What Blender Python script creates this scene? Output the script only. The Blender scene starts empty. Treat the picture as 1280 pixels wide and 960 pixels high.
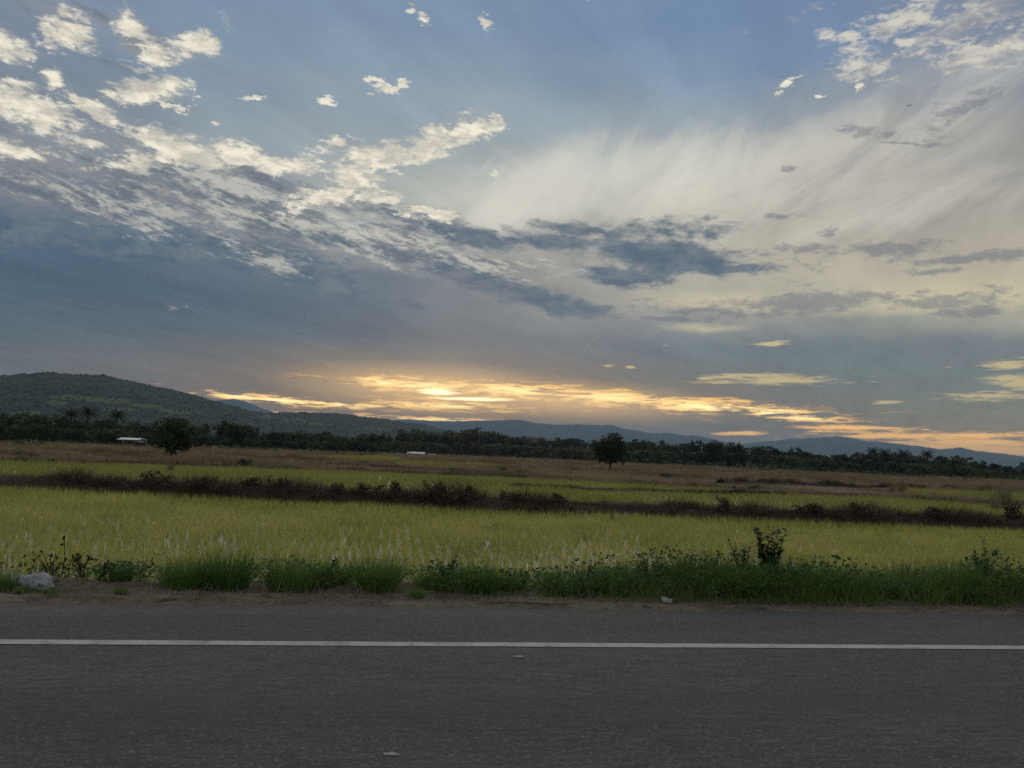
import bpy, math, random
import numpy as np
from mathutils import Vector, noise as mnoise

SC = bpy.context.scene
COL = SC.collection
RNG = np.random.default_rng(11)
random.seed(5)

# ------------------------------------------------------------------ camera
F_PX, CAM_H, ROLL, HOR_Y = 967.0, 1.5, math.radians(2.3), 563.0
_p = math.atan((HOR_Y - 480) * math.cos(ROLL) / F_PX)
_right = np.array([1.0, 0, 0]); FW = np.array([0, math.cos(_p), math.sin(_p)]); _up = np.cross(_right, FW)
RT = _right * math.cos(ROLL) + _up * math.sin(ROLL)
UP = _up * math.cos(ROLL) - _right * math.sin(ROLL)
cam_data = bpy.data.cameras.new('camera')
cam = bpy.data.objects.new('camera', cam_data); COL.objects.link(cam); SC.camera = cam
cam_data.sensor_width = 36.0
cam_data.lens = 36.0 * F_PX / 1280.0
cam_data.clip_start = 0.1; cam_data.clip_end = 60000
from mathutils import Matrix
cam.matrix_world = Matrix(((RT[0], UP[0], -FW[0], 0), (RT[1], UP[1], -FW[1], 0), (RT[2], UP[2], -FW[2], CAM_H), (0, 0, 0, 1)))

def ray(x, y):
    v = FW * F_PX + RT * (x - 640) - UP * (y - 480)
    return v / np.linalg.norm(v)
def azel(x, y):
    d = ray(x, y)
    return math.degrees(math.atan2(d[0], d[1])), math.degrees(math.asin(d[2]))
def lin(c):
    return tuple(((v / 255) / 12.92 if v / 255 <= 0.04045 else ((v / 255 + 0.055) / 1.055) ** 2.4) for v in c[:3])

# ------------------------------------------------------------------ render settings
SC.view_settings.view_transform = 'Standard'; SC.view_settings.look = 'None'
SC.view_settings.exposure = 0; SC.view_settings.gamma = 1
SC.render.engine = 'CYCLES'
cy = SC.cycles
cy.use_denoising = False
cy.use_adaptive_sampling = True; cy.adaptive_threshold = 0.010; cy.adaptive_min_samples = 16
try:
    cy.denoiser = 'OPENIMAGEDENOISE'; cy.denoising_input_passes = 'RGB_ALBEDO_NORMAL'
except Exception: pass
cy.max_bounces = 5; cy.diffuse_bounces = 2; cy.glossy_bounces = 2; cy.transmission_bounces = 3
cy.transparent_max_bounces = 4; cy.volume_bounces = 0; cy.caustics_reflective = False; cy.caustics_refractive = False
cy.sample_clamp_indirect = 4

# ------------------------------------------------------------------ node helper
class NT:
    def __init__(s, tree): s.t = tree; s.n = tree.nodes; s.l = tree.links
    def node(s, typ, **kw):
        n = s.n.new(typ)
        for k, v in kw.items(): setattr(n, k, v)
        return n
    def put(s, sock, v):
        if isinstance(v, bpy.types.NodeSocket): s.l.new(v, sock)
        elif v is not None: sock.default_value = v
    def math(s, op, a, b=None, c=None, clamp=False):
        n = s.node('ShaderNodeMath', operation=op, use_clamp=clamp)
        s.put(n.inputs[0], a); s.put(n.inputs[1], b); s.put(n.inputs[2], c)
        return n.outputs[0]
    def vmath(s, op, a, b=None, out=0, scale=None):
        n = s.node('ShaderNodeVectorMath', operation=op)
        s.put(n.inputs[0], a); s.put(n.inputs[1], b)
        if scale is not None: s.put(n.inputs['Scale'], scale)
        return n.outputs[out]
    def comb(s, x, y, z):
        n = s.node('ShaderNodeCombineXYZ'); s.put(n.inputs[0], x); s.put(n.inputs[1], y); s.put(n.inputs[2], z); return n.outputs[0]
    def noise(s, vec, scale, detail=4, rough=0.55, dist=0.0, color=False, lac=2.0):
        n = s.node('ShaderNodeTexNoise'); s.put(n.inputs['Vector'], vec)
        n.inputs['Scale'].default_value = scale; n.inputs['Detail'].default_value = detail
        n.inputs['Roughness'].default_value = rough; n.inputs['Distortion'].default_value = dist
        n.inputs['Lacunarity'].default_value = lac
        return n.outputs['Color' if color else 'Fac']
    def mix(s, f, a, b, blend='MIX'):
        n = s.node('ShaderNodeMix', data_type='RGBA', blend_type=blend)
        s.put(n.inputs[0], f)
        for sock, v in ((n.inputs[6], a), (n.inputs[7], b)):
            if isinstance(v, (tuple, list)): v = (*v[:3], 1)
            s.put(sock, v)
        return n.outputs[2]
    def mapr(s, v, a, b, c=0.0, d=1.0, smooth=True):
        n = s.node('ShaderNodeMapRange', interpolation_type='SMOOTHSTEP' if smooth else 'LINEAR')
        for i, x in enumerate((v, a, b, c, d)): s.put(n.inputs[i], x)
        return n.outputs[0]
    def ramp(s, f, stops, mode='LINEAR'):
        n = s.node('ShaderNodeValToRGB'); cr = n.color_ramp; cr.interpolation = mode
        while len(cr.elements) < len(stops): cr.elements.new(0.5)
        for e, (p, c) in zip(cr.elements, stops):
            e.position = p
        for e, (p, c) in zip(cr.elements, stops):
            e.color = (*c[:3], 1)
        s.put(n.inputs[0], f)
        return n.outputs[0]

# ------------------------------------------------------------------ world: sky with clouds at dusk
SUN_AZ, SUN_EL = azel(575, 487)
W = bpy.data.worlds.new('World'); SC.world = W; W.use_nodes = True
w = NT(W.node_tree); w.n.clear()
tc = w.node('ShaderNodeTexCoord').outputs['Generated']
D = w.vmath('NORMALIZE', tc)
sep = w.node('ShaderNodeSeparateXYZ'); w.l.new(D, sep.inputs[0])
DX, DY, DZ = sep.outputs
AZ = w.math('DEGREES', w.math('ARCTAN2', DX, DY))
EL = w.math('DEGREES', w.math('ARCSINE', DZ))
# gentle warp so that no cloud edge follows a simple curve
dstr = w.vmath('MULTIPLY', D, (1.0, 1.0, 2.4))
wc = w.noise(dstr, 7.0, 5, 0.6, color=True)
wsp = w.node('ShaderNodeSeparateColor'); w.l.new(wc, wsp.inputs[0])
class _S: outputs = [w.math('SUBTRACT', wsp.outputs[i], 0.5) for i in (0, 1)]
wsep = _S
AZW = w.math('MULTIPLY_ADD', wsep.outputs[0], 9.0, AZ)
elfade = w.mapr(EL, 0.0, 14.0, 0.12, 1.0)
ELW = w.math('MULTIPLY_ADD', w.math('MULTIPLY', wsep.outputs[1], elfade), 4.0, EL)

# broad colours of the cloud sheet, read at positions of the photograph (columns x, rows y)
GX = [0, 160, 320, 480, 640, 800, 960, 1120, 1280]
GY = [0, 60, 120, 180, 240, 300, 360, 420, 460, 490, 515, 540, 570]
GC = [
 [(128,140,160),(122,140,163),(122,144,168),(124,146,170),(118,142,170),(112,136,168),(106,132,168),(118,135,160),(128,138,155)],
 [(125,138,158),(122,140,160),(128,149,170),(134,154,174),(131,153,175),(120,144,172),(108,135,170),(118,136,162),(125,136,155)],
 [(130,140,152),(130,145,158),(138,155,170),(142,159,172),(140,158,173),(133,153,170),(128,148,168),(142,150,158),(152,154,156)],
 [(122,130,142),(135,145,154),(148,162,170),(152,165,172),(156,168,174),(160,170,172),(168,170,166),(168,167,160),(160,159,155)],
 [(112,120,132),(125,134,142),(150,158,160),(172,178,174),(186,188,180),(188,187,178),(180,176,166),(170,166,158),(160,156,150)],
 [(75,97,119),(77,98,120),(112,125,137),(172,172,166),(165,166,162),(172,170,160),(180,174,160),(180,174,160),(172,166,154)],
 [(72,94,113),(72,94,114),(74,96,116),(92,110,129),(140,143,146),(176,172,160),(184,178,160),(194,187,163),(198,190,160)],
 [(86,102,111),(84,101,112),(83,100,115),(90,105,119),(112,120,128),(106,119,132),(114,126,132),(112,122,130),(122,130,132)],
 [(104,105,110),(104,106,110),(110,110,110),(120,116,110),(116,117,120),(108,117,123),(108,122,126),(110,123,126),(124,132,130)],
 [(104,102,104),(106,103,102),(118,108,98),(122,110,96),(126,114,98),(122,116,106),(116,120,118),(114,124,122),(128,134,124)],
 [(104,100,98),(110,102,94),(124,106,84),(116,100,84),(118,104,90),(116,110,100),(118,116,106),(126,126,114),(134,134,118)],
 [(104,98,94),(110,100,88),(124,104,78),(116,98,80),(112,102,92),(106,108,108),(112,112,108),(140,126,102),(160,142,104)],
 [(104,98,94),(110,100,88),(124,104,78),(116,98,80),(112,102,92),(106,106,104),(116,112,102),(150,128,94),(190,152,98)],
]
GCL = np.array([[lin(c) for c in r] for r in GC])
def sample(x, y):
    x = min(max(x, 0), 1280); y = min(max(y, 0), 570)
    i = min(int(x // 160), 7); tx = x / 160 - i
    j = max(k for k in range(len(GY) - 1) if GY[k] <= y) if y < 570 else len(GY) - 2
    ty = (y - GY[j]) / (GY[j + 1] - GY[j])
    return (GCL[j, i] * (1 - tx) + GCL[j, i + 1] * tx) * (1 - ty) + (GCL[j + 1, i] * (1 - tx) + GCL[j + 1, i + 1] * tx) * ty
def unproj(az, el):
    a, e = math.radians(az), math.radians(el)
    d = np.array([math.sin(a) * math.cos(e), math.cos(a) * math.cos(e), math.sin(e)])
    k = F_PX / (d @ FW)
    return 640 + (d @ RT) * k, 480 - (d @ UP) * k
ELMIN, ELMAX = -2.0, 46.0
elf = w.math('DIVIDE', w.math('SUBTRACT', ELW, ELMIN), ELMAX - ELMIN, clamp=True)
STEP = 76.0 / 9
azc = w.math('MINIMUM', w.math('MAXIMUM', AZW, -38.0), 38.0)
IDX = w.math('ADD', w.math('DIVIDE', azc, STEP), w.math('MULTIPLY_ADD', w.math('SUBTRACT', AZW, azc), 1 / 60.0, 4.5))
els = [0, 0.8, 1.6, 2.4, 3.4, 4.6, 6, 7.8, 9.6, 11.6, 13.6, 16, 18.5, 21, 24, 27, 30, 36, 46]
acc = None
for k in range(-1, 11):
    stops = []
    for e in els:
        if 0 <= k <= 9:
            az = -38 + k * STEP
            c = sample(*unproj(az, min(e, 31)))
            if e > 31:
                t = (e - 31) / 15 * 0.7
                c = c * (1 - t) + np.array(lin((134, 148, 168))) * t
        else:                                   # beside and behind: mixed sky going on, brightened to lift light on the ground
            low = np.array(lin((128, 124, 122))); mid = np.array(lin((160, 158, 154))); hi = np.array(lin((134, 148, 168)))
            c = low + (mid - low) * min(e / 14, 1) if e < 14 else mid + (hi - mid) * min((e - 14) / 28, 1)
        stops.append(((e - ELMIN) / (ELMAX - ELMIN), tuple(c)))
    col = w.ramp(elf, stops, 'EASE')
    acc = col if acc is None else w.mix(w.mapr(IDX, float(k - 1), float(k), 0.0, 1.0), acc, col)
base = acc

# cloud-plane coordinates (streaks converge on the horizon like real cloud streets)
qd = w.math('ADD', w.math('MAXIMUM', DZ, 0.0), 0.10)
QX = w.math('DIVIDE', DX, qd); QY = w.math('DIVIDE', DY, qd)
def rotated(ang, sx, sy):
    n = w.node('ShaderNodeMapping', vector_type='POINT')
    w.put(n.inputs[0], w.comb(QX, QY, 0.0)); n.inputs['Rotation'].default_value = (0, 0, math.radians(ang))
    n.inputs['Scale'].default_value = (1, 1, 1)
    return w.vmath('MULTIPLY', n.outputs[0], (sx, sy, 1.0))
cirrus = w.noise(rotated(28, 2.6, 0.5), 1.6, 7, 0.62, 0.35)
cirrus2 = w.noise(rotated(-35, 0.9, 2.6), 1.1, 6, 0.58, 0.3)
streak = w.math('ADD', w.math('MULTIPLY', cirrus, 0.6), w.math('MULTIPLY', cirrus2, 0.4))
base = w.mix(w.mapr(streak, 0.30, 0.70, 0.0, 1.0, False), w.mix(1.0, base, (0.84, 0.84, 0.86), 'MULTIPLY'), w.mix(1.0, base, (1.24, 1.23, 1.20), 'MULTIPLY'))

FINE = w.noise(dstr, 17.0, 9, 0.64, 0.25)
def slanted(ang, su, sv):
    c, s_ = math.cos(math.radians(ang)), math.sin(math.radians(ang))
    u = w.math('MULTIPLY_ADD', AZ, c, w.math('MULTIPLY', EL, -s_)); v = w.math('MULTIPLY_ADD', AZ, s_, w.math('MULTIPLY', EL, c))
    return w.comb(w.math('MULTIPLY', u, su), w.math('MULTIPLY', v, sv), 0.0)
STRK = w.noise(slanted(11, 0.11, 0.42), 1.0, 9, 0.66, 0.5)
HF = w.noise(dstr, 62.0, 6, 0.7, 0.3)
FINE2 = w.noise(w.vmath('ADD', dstr, (3.1, 1.7, 0.4)), 30.0, 7, 0.62, 0.4)
MED = w.noise(w.vmath('MULTIPLY', D, (1.0, 1.0, 3.6)), 9.0, 7, 0.6, 0.5)

pvec = (AZ, EL)
pvecw = (w.math('MULTIPLY_ADD', wsep.outputs[0], 3.5, AZ), w.math('MULTIPLY_ADD', w.math('MULTIPLY', wsep.outputs[1], elfade), 2.5, EL))
def ell2(cx, cy, rx, ry, ang=0, vec=None):
    """squared radius in one soft ellipse; centre and radii read from the photograph; ang in degrees, positive = falls to the right"""
    a0, e0 = azel(cx, cy)
    dpp = math.degrees(1 / F_PX) * (math.cos(math.radians(math.hypot(a0, e0 - 5))) ** 1.6)
    th = math.radians(-ang + 2.3); rx *= dpp * 1.25; ry *= dpp * 1.25
    c, s = math.cos(th), math.sin(th); X, Y = vec if vec is not None else pvecw
    u = w.math('MULTIPLY_ADD', Y, s / rx, w.math('MULTIPLY_ADD', X, c / rx, -(a0 * c + e0 * s) / rx))
    v = w.math('MULTIPLY_ADD', Y, c / ry, w.math('MULTIPLY_ADD', X, -s / ry, (a0 * s - e0 * c) / ry))
    return w.math('MULTIPLY_ADD', v, v, w.math('MULTIPLY', u, u))
def blobs(lst, vec=None):
    m = None
    for b in lst:
        e = ell2(*b, vec=vec)
        m = e if m is None else w.math('MINIMUM', m, e)
    return w.math('MAXIMUM', w.math('SUBTRACT', 1.0, w.math('SQRT', m)), -1.0)

# --- brushed veil of high cloud at centre right
vl = w.noise(slanted(-24, 0.07, 0.26), 1.0, 9, 0.62, 0.7); vl2 = w.noise(slanted(-50, 0.10, 0.26), 1.0, 8, 0.60, 0.6)
veilA = blobs([(1000,215,330,62,-14),(1180,160,180,40,-22),(1120,265,260,40,-4)]); veilB = blobs([(720,225,170,52,-10),(640,260,130,36,-6),(860,215,120,50,-20)])
va = w.mapr(w.math('MULTIPLY_ADD', w.math('SUBTRACT', vl, 0.5), 2.6, w.math('MULTIPLY', veilA, 0.8)), 0.0, 1.0)
vb = w.mapr(w.math('MULTIPLY_ADD', w.math('SUBTRACT', vl2, 0.5), 1.9, w.math('MULTIPLY', veilB, 0.9)), 0.0, 1.0)
vd = w.mapr(w.math('MULTIPLY_ADD', w.math('SUBTRACT', 0.5, vl), 3.0, w.math('MULTIPLY', veilA, 0.8)), 0.30, 1.2)
base = w.mix(w.math('MULTIPLY', vd, 0.40), base, lin((146, 144, 142)))
base = w.mix(w.math('MULTIPLY', va, 0.52), base, lin((223, 219, 206)))
base = w.mix(w.math('MULTIPLY', vb, 0.70), base, lin((226, 223, 210)))
base = w.mix(w.mapr(blobs([(1180,372,180,20,2),(900,372,120,14,4),(880,405,60,8,0)]), 0.0, 1.0, 0.0, 0.6), base, lin((218, 208, 170)))

# --- grey sheets and dark blue-grey bands
greyL = blobs([(40,235,150,34,8),(230,255,170,30,12),(350,235,110,12,12),(60,205,120,20,5),(120,170,50,10,0),(170,55,60,25,-10),(90,20,90,22,0)])
gm = w.mapr(w.math('MULTIPLY_ADD', w.math('SUBTRACT', STRK, 0.5), 5.5, greyL), -0.1, 0.75)
sky = w.mix(w.math('MULTIPLY', gm, 0.72), base, w.mix(w.mapr(STRK, 0.42, 0.6), lin((146, 146, 146)), lin((106, 114, 126))))
darkL = blobs([(600,291,70,11,8),(560,284,40,7,10),(670,303,90,14,6),(740,292,60,9,8),(835,291,110,12,4),(840,322,115,22,6),(770,342,75,12,4),(930,338,60,6,4),
               (440,303,50,8,25),(500,322,70,10,20),(570,345,110,14,14),(650,366,120,15,10),(700,380,60,8,8),(330,325,150,24,12),(130,300,200,26,3),(400,350,100,14,14),(530,264,70,8,14),(470,254,60,8,16),(380,290,60,8,16)])
dm = w.mapr(w.math('MULTIPLY_ADD', w.math('SUBTRACT', w.math('ADD', w.math('MULTIPLY', STRK, 0.5), w.math('MULTIPLY', FINE, 0.5)), 0.5), 6.0, darkL), -0.12, 0.68)
dcol = w.mix(w.mapr(FINE2, 0.35, 0.65), lin((76, 99, 121)), lin((108, 121, 132)))
sky = w.mix(w.math('MULTIPLY', dm, 0.95), sky, dcol)
darkR = blobs([(1095,315,85,13,2),(1010,312,55,6,4),(977,271,32,6,4),(1080,173,38,9,16),(1120,185,40,4,10),(1210,135,60,16,-20),(1210,326,90,6,4),(1160,342,40,4,3),
               (1030,374,220,9,3),(1240,383,55,6,3),(900,385,80,6,4),(993,210,16,5,0),(1040,292,14,8,30),(1150,372,120,8,4),(835,517,62,4.5,1),(850,395,60,3,3)])
rm = w.mapr(w.math('MULTIPLY_ADD', w.math('SUBTRACT', w.math('ADD', w.math('MULTIPLY', FINE, 0.6), w.math('MULTIPLY', HF, 0.4)), 0.5), 6.5, darkR), -0.05, 0.95)
sky = w.mix(w.math('MULTIPLY', rm, 0.62), sky, lin((112, 116, 130)))

# --- rippled sheet between the cumulus and the bank
rip = w.math('ADD', w.math('MULTIPLY', w.noise(slanted(14, 0.22, 1.1), 1.0, 9, 0.76, 0.35), 0.64), w.math('MULTIPLY', HF, 0.36))
ripL = blobs([(150,255,150,34,6),(330,262,190,50,13),(470,300,110,34,14),(250,225,200,22,4),(330,320,90,22,14),(520,300,90,24,14),(600,330,120,18,10)])
rp_ = w.mapr(w.math('MULTIPLY_ADD', w.math('SUBTRACT', rip, 0.5), 6.5, w.math('MULTIPLY', ripL, 0.9)), 0.35, 1.15)
sky = w.mix(w.math('MULTIPLY', rp_, 0.62), sky, lin((214, 211, 196)))
rd_ = w.mapr(w.math('MULTIPLY_ADD', w.math('SUBTRACT', 0.5, rip), 6.5, w.math('MULTIPLY', ripL, 0.9)), 0.45, 1.2)
sky = w.mix(w.math('MULTIPLY', rd_, 0.70), sky, lin((94, 105, 119)))

# --- bright broken cumulus, cream on the lit side
brightB = blobs([(0,50,36,22,30),(90,40,50,26,-10),(172,32,26,20,20),(205,70,52,18,-12),(255,48,40,15,-32),(68,96,15,20,20),(35,135,90,32,6),(105,130,46,14,25),
                 (185,113,56,17,-6),(20,188,48,13,0),(108,176,22,8,0),(165,204,36,13,-10),(235,192,74,22,2),(300,195,58,15,4),(346,203,50,13,-6),
                 (455,208,70,17,-24),(520,188,76,16,-20),(592,164,44,10,-14),(425,236,60,16,-20),(485,250,76,11,10),(548,262,20,8,0)])
brightS = blobs([(527,20,15,6,38),(513,14,5,3,0),(607,30,8,9,0),(485,109,22,6,-8),(468,99,12,3,0),(502,101,9,4,0),(408,127,14,5,0),(320,123,19,3.5,-6),
                 (423,178,18,8,-10),(983,103,13,6,-35),(1076,107,9,7,0),(243,119,8,7,0),(215,136,16,5,0),(270,155,7,3,0),(622,216,7,4,0),(1020,122,7,4,0),(735,0,1,1,0)], vec=(w.math('MULTIPLY_ADD', wsep.outputs[0], 0.8, AZ), w.math('MULTIPLY_ADD', wsep.outputs[1], 0.5, EL)))
brightR = blobs([(1010,10,24,12,-10),(1030,42,20,8,0),(1060,60,34,36,0),(1085,75,50,22,10),(1130,25,80,30,0),(1150,62,70,26,0),(1215,30,80,34,10),(1100,85,70,14,-4),(1200,75,80,22,-6),(1262,55,60,40,0)])
bnoise = w.math('SUBTRACT', w.math('ADD', w.math('MULTIPLY', FINE, 0.55), w.math('MULTIPLY', HF, 0.45)), 0.5)
halo = w.mapr(w.math('MULTIPLY_ADD', w.math('SUBTRACT', w.math('ADD', w.math('MULTIPLY', MED, 0.5), w.math('MULTIPLY', FINE, 0.5)), 0.5), 4.5, w.math('ADD', brightB, 0.26)), 0.0, 1.1)
sky = w.mix(w.math('MULTIPLY', halo, 0.48), sky, w.mix(w.mapr(STRK, 0.42, 0.58), lin((150, 152, 154)), lin((186, 184, 174))))
bm = w.mapr(w.math('MULTIPLY_ADD', bnoise, 6.0, brightB), 0.0, 0.72)
bs = w.mapr(w.math('MULTIPLY_ADD', w.math('SUBTRACT', HF, 0.5), 6.0, brightS), 0.12, 0.75)
br = w.mapr(w.math('MULTIPLY_ADD', bnoise, 7.5, w.math('MULTIPLY', brightR, 0.8)), 0.0, 0.9)
ccol = w.mix(w.mapr(FINE2, 0.36, 0.62), lin((202, 197, 184)), lin((255, 247, 224)))
ccolr = w.mix(w.mapr(w.math('ADD', w.math('MULTIPLY', FINE2, 0.6), w.math('MULTIPLY', MED, 0.4)), 0.40, 0.60), lin((150, 152, 158)), lin((222, 216, 200)))
sky = w.mix(w.math('MULTIPLY', bm, 0.93), sky, ccol)
sky = w.mix(w.math('MULTIPLY', bs, 0.88), sky, ccol)
sky = w.mix(w.math('MULTIPLY', br, 0.86), sky, ccolr)
# broken cream cloud going on outside the frame, also there to brighten the ground
outside = w.mapr(w.math('ABSOLUTE', AZ), 38.0, 60.0)
outside = w.math('MAXIMUM', outside, w.mapr(EL, 34.0, 46.0))
om = w.math('MULTIPLY', w.mapr(w.math('ADD', w.math('MULTIPLY', MED, 0.7), w.math('MULTIPLY', FINE, 0.3)), 0.50, 0.62), outside)
sky = w.mix(w.math('MULTIPLY', om, 0.75), sky, lin((205, 200, 188)))

# --- the gold breaks over the mountains
gst = w.noise(w.vmath('MULTIPLY', D, (1.0, 1.0, 8.0)), 34.0, 6, 0.68, 0.5)
gst2 = w.noise(w.vmath('MULTIPLY', D, (1.0, 1.0, 14.0)), 11.0, 5, 0.6, 0.3)
gn = w.math('SUBTRACT', w.math('ADD', w.math('MULTIPLY', gst, 0.55), w.math('MULTIPLY', gst2, 0.45)), 0.5)
pg = (w.math('MULTIPLY_ADD', wsep.outputs[0], 1.2, AZ), w.math('MULTIPLY_ADD', wsep.outputs[1], 0.35, EL))
gold = blobs([(530,482,100,12,3),(640,489,150,12,4),(760,498,130,11,4),(880,509,130,11,4),(960,515,100,9,5),(350,500,110,7,5),(300,495,70,7,4),(560,507,120,7,2),(430,506,100,5,3),
              (430,521,130,5,2),(560,525,110,4,2),(1000,522,70,6,4),(480,478,60,9,4)], vec=pg)
gm1 = w.mapr(w.math('MULTIPLY_ADD', gn, 7.2, gold), 0.05, 1.05)
pale = blobs([(965,475,85,7,2),(905,472,40,4,0),(760,459,12,2.5,2),(790,460,9,2,2),(970,430,18,3.5,2),(1230,496,65,7,0),(1275,478,40,12,10),(1105,504,24,3,0),(1265,455,30,8,0)], vec=pg)
pm = w.mapr(w.math('MULTIPLY_ADD', gn, 4.4, pale), 0.05, 0.8)
right = blobs([(1200,556,150,14,2.5),(1100,545,90,6,3),(1280,565,100,10,2),(1070,535,70,4,3),(925,541,28,3,0),(1240,545,100,5,1)], vec=pg)
rgm = w.mapr(w.math('MULTIPLY_ADD', gn, 4.0, right), 0.0, 0.9)
glow = blobs([(600,495,520,60,3),(420,470,240,40,0)], vec=pvec)
sky = w.mix(w.mapr(glow, 0.0, 1.0, 0.0, 0.22), sky, lin((176, 140, 96)))
sky = w.mix(w.math('MULTIPLY', gm1, 0.95), sky, w.ramp(w.math('MULTIPLY_ADD', gn, 1.3, w.math('MULTIPLY', gold, 1.0)), [(0.0, (0.9, 0.40, 0.07)), (0.25, (1.25, 0.66, 0.14)), (0.6, (1.75, 1.08, 0.32)), (1.0, (2.6, 1.9, 0.8))]))
sky = w.mix(w.math('MULTIPLY', pm, 0.68), sky, lin((240, 214, 150)))
sky = w.mix(w.math('MULTIPLY', rgm, 0.9), sky, (1.9, 0.98, 0.22))
sky = w.mix(w.mapr(blobs([(550,488,190,34,3),(700,500,200,26,4)], vec=pvec), 0.0, 1.0, 0.0, 0.62), sky, (1.25, 0.80, 0.34))
core = blobs([(545,489,26,5.5,3),(592,499,50,2.5,2)], vec=pg)
cm = w.mapr(w.math('MULTIPLY_ADD', gn, 1.5, core), 0.0, 0.8)
sky = w.mix(w.math('MULTIPLY', cm, 0.9), sky, (2.6, 2.1, 1.2))
# below the horizon the world is only ever met by light, never seen: a dull earth tone
sky = w.mix(w.mapr(EL, -1.5, -0.2), lin((70, 66, 60)), sky)

bg = w.node('ShaderNodeBackground'); w.put(bg.inputs[0], sky); bg.inputs[1].default_value = 1.0
nish = w.node('ShaderNodeTexSky', sky_type='NISHITA', sun_disc=False, sun_elevation=math.radians(SUN_EL), sun_rotation=math.radians(SUN_AZ), air_density=1.0, dust_density=1.5, ozone_density=1.5)
bgn = w.node('ShaderNodeBackground'); w.put(bgn.inputs[0], nish.outputs[0]); bgn.inputs[1].default_value = 0.0025
add = w.node('ShaderNodeAddShader'); w.l.new(bg.outputs[0], add.inputs[0]); w.l.new(bgn.outputs[0], add.inputs[1])
out = w.node('ShaderNodeOutputWorld'); w.l.new(add.outputs[0], out.inputs[0])
W.cycles.sampling_method = 'MANUAL'; W.cycles.sample_map_resolution = 1024

sun = bpy.data.lights.new('sun', 'SUN'); sun.energy = 1.0; sun.angle = math.radians(80); sun.color = (1.0, 0.82, 0.58)
suno = bpy.data.objects.new('sun', sun); COL.objects.link(suno)
_se, _sa = math.radians(SUN_EL + 2.0), math.radians(SUN_AZ)
sd = Vector((math.sin(_sa) * math.cos(_se), math.cos(_sa) * math.cos(_se), math.sin(_se)))
suno.rotation_euler = sd.to_track_quat('Z', 'Y').to_euler()
#@@REST
HAZE = 1.0e-4
# ================================================================== helpers for objects
def fast_mesh(name, V, F, mat=None, smooth=False, mats=None, midx=None):
    V = np.ascontiguousarray(V, dtype=np.float32); F = np.ascontiguousarray(F, dtype=np.int32)
    me = bpy.data.meshes.new(name); n, k = F.shape
    me.vertices.add(len(V)); me.vertices.foreach_set('co', V.ravel())
    me.loops.add(n * k); me.loops.foreach_set('vertex_index', F.ravel())
    me.polygons.add(n); me.polygons.foreach_set('loop_start', np.arange(0, n * k, k, dtype=np.int32))
    for m in (mats or ([mat] if mat else [])): me.materials.append(m)
    if midx is not None: me.polygons.foreach_set('material_index', np.asarray(midx, dtype=np.int32))
    if smooth: me.polygons.foreach_set('use_smooth', np.ones(n, dtype=bool))
    me.update(calc_edges=True); me.validate()
    return me
def link(name, me, parent=None, loc=None, **props):
    o = bpy.data.objects.new(name, me); COL.objects.link(o)
    if parent is not None: o.parent = parent
    if loc is not None: o.location = loc
    for k, v in props.items(): o[k] = v
    return o
def root(name, label, cat, loc, rz=0.0, scale=1.0, group=None):
    o = link(name, None, loc=loc, label=label, category=cat)
    o.rotation_euler = (0, 0, rz); o.scale = (scale,) * 3 if not isinstance(scale, tuple) else scale
    o.empty_display_size = 0.2
    if group: o['group'] = group
    return o
def copy_thing(src, loc, rz, scale, label, group=None):
    r = src.copy(); COL.objects.link(r); r.location = loc; r.rotation_euler = (0, 0, rz)
    r.scale = (scale,) * 3 if not isinstance(scale, tuple) else scale
    r['label'] = label
    if group: r['group'] = group
    elif 'group' in r: del r['group']
    for ch in src.children:
        c = ch.copy(); COL.objects.link(c); c.parent = r
    return r

# road frame: s along the road (to the right), n away from the camera
YAW = math.radians(7.85); CS, SN_ = math.cos(YAW), math.sin(YAW)
def rd(s, n):   # -> world xy
    return s * CS - n * SN_, s * SN_ + n * CS
def to_sn(x, y): return x * CS + y * SN_, -x * SN_ + y * CS
FIELD = -0.6
def sstep(a, b, t):
    t = np.clip((np.asarray(t, float) - a) / (b - a), 0, 1); return t * t * (3 - 2 * t)
def ground_z(x, y):
    """the plain: paddies at road-side level, falling very gently toward the river side, then flat"""
    d = np.hypot(x, y); yy = np.where(np.asarray(y) > 0, y, 0)
    return FIELD - 2.4 * sstep(62, 420, np.where(np.asarray(y) > 0, d, 0)) + 0 * yy
def hit(px, py, dz=0.0):
    """where the line of sight through a pixel of the photograph meets the plain"""
    d = ray(px, py); t = 5.0
    while t < 12000:
        p = np.array([0, 0, CAM_H]) + d * t
        if p[2] <= ground_z(p[0], p[1]) + dz: break
        t *= 1.004
    return p
def at_dist(px, py, dist):
    d = ray(px, py); return np.array([0, 0, CAM_H]) + d * (dist / math.hypot(d[0], d[1]))

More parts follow.
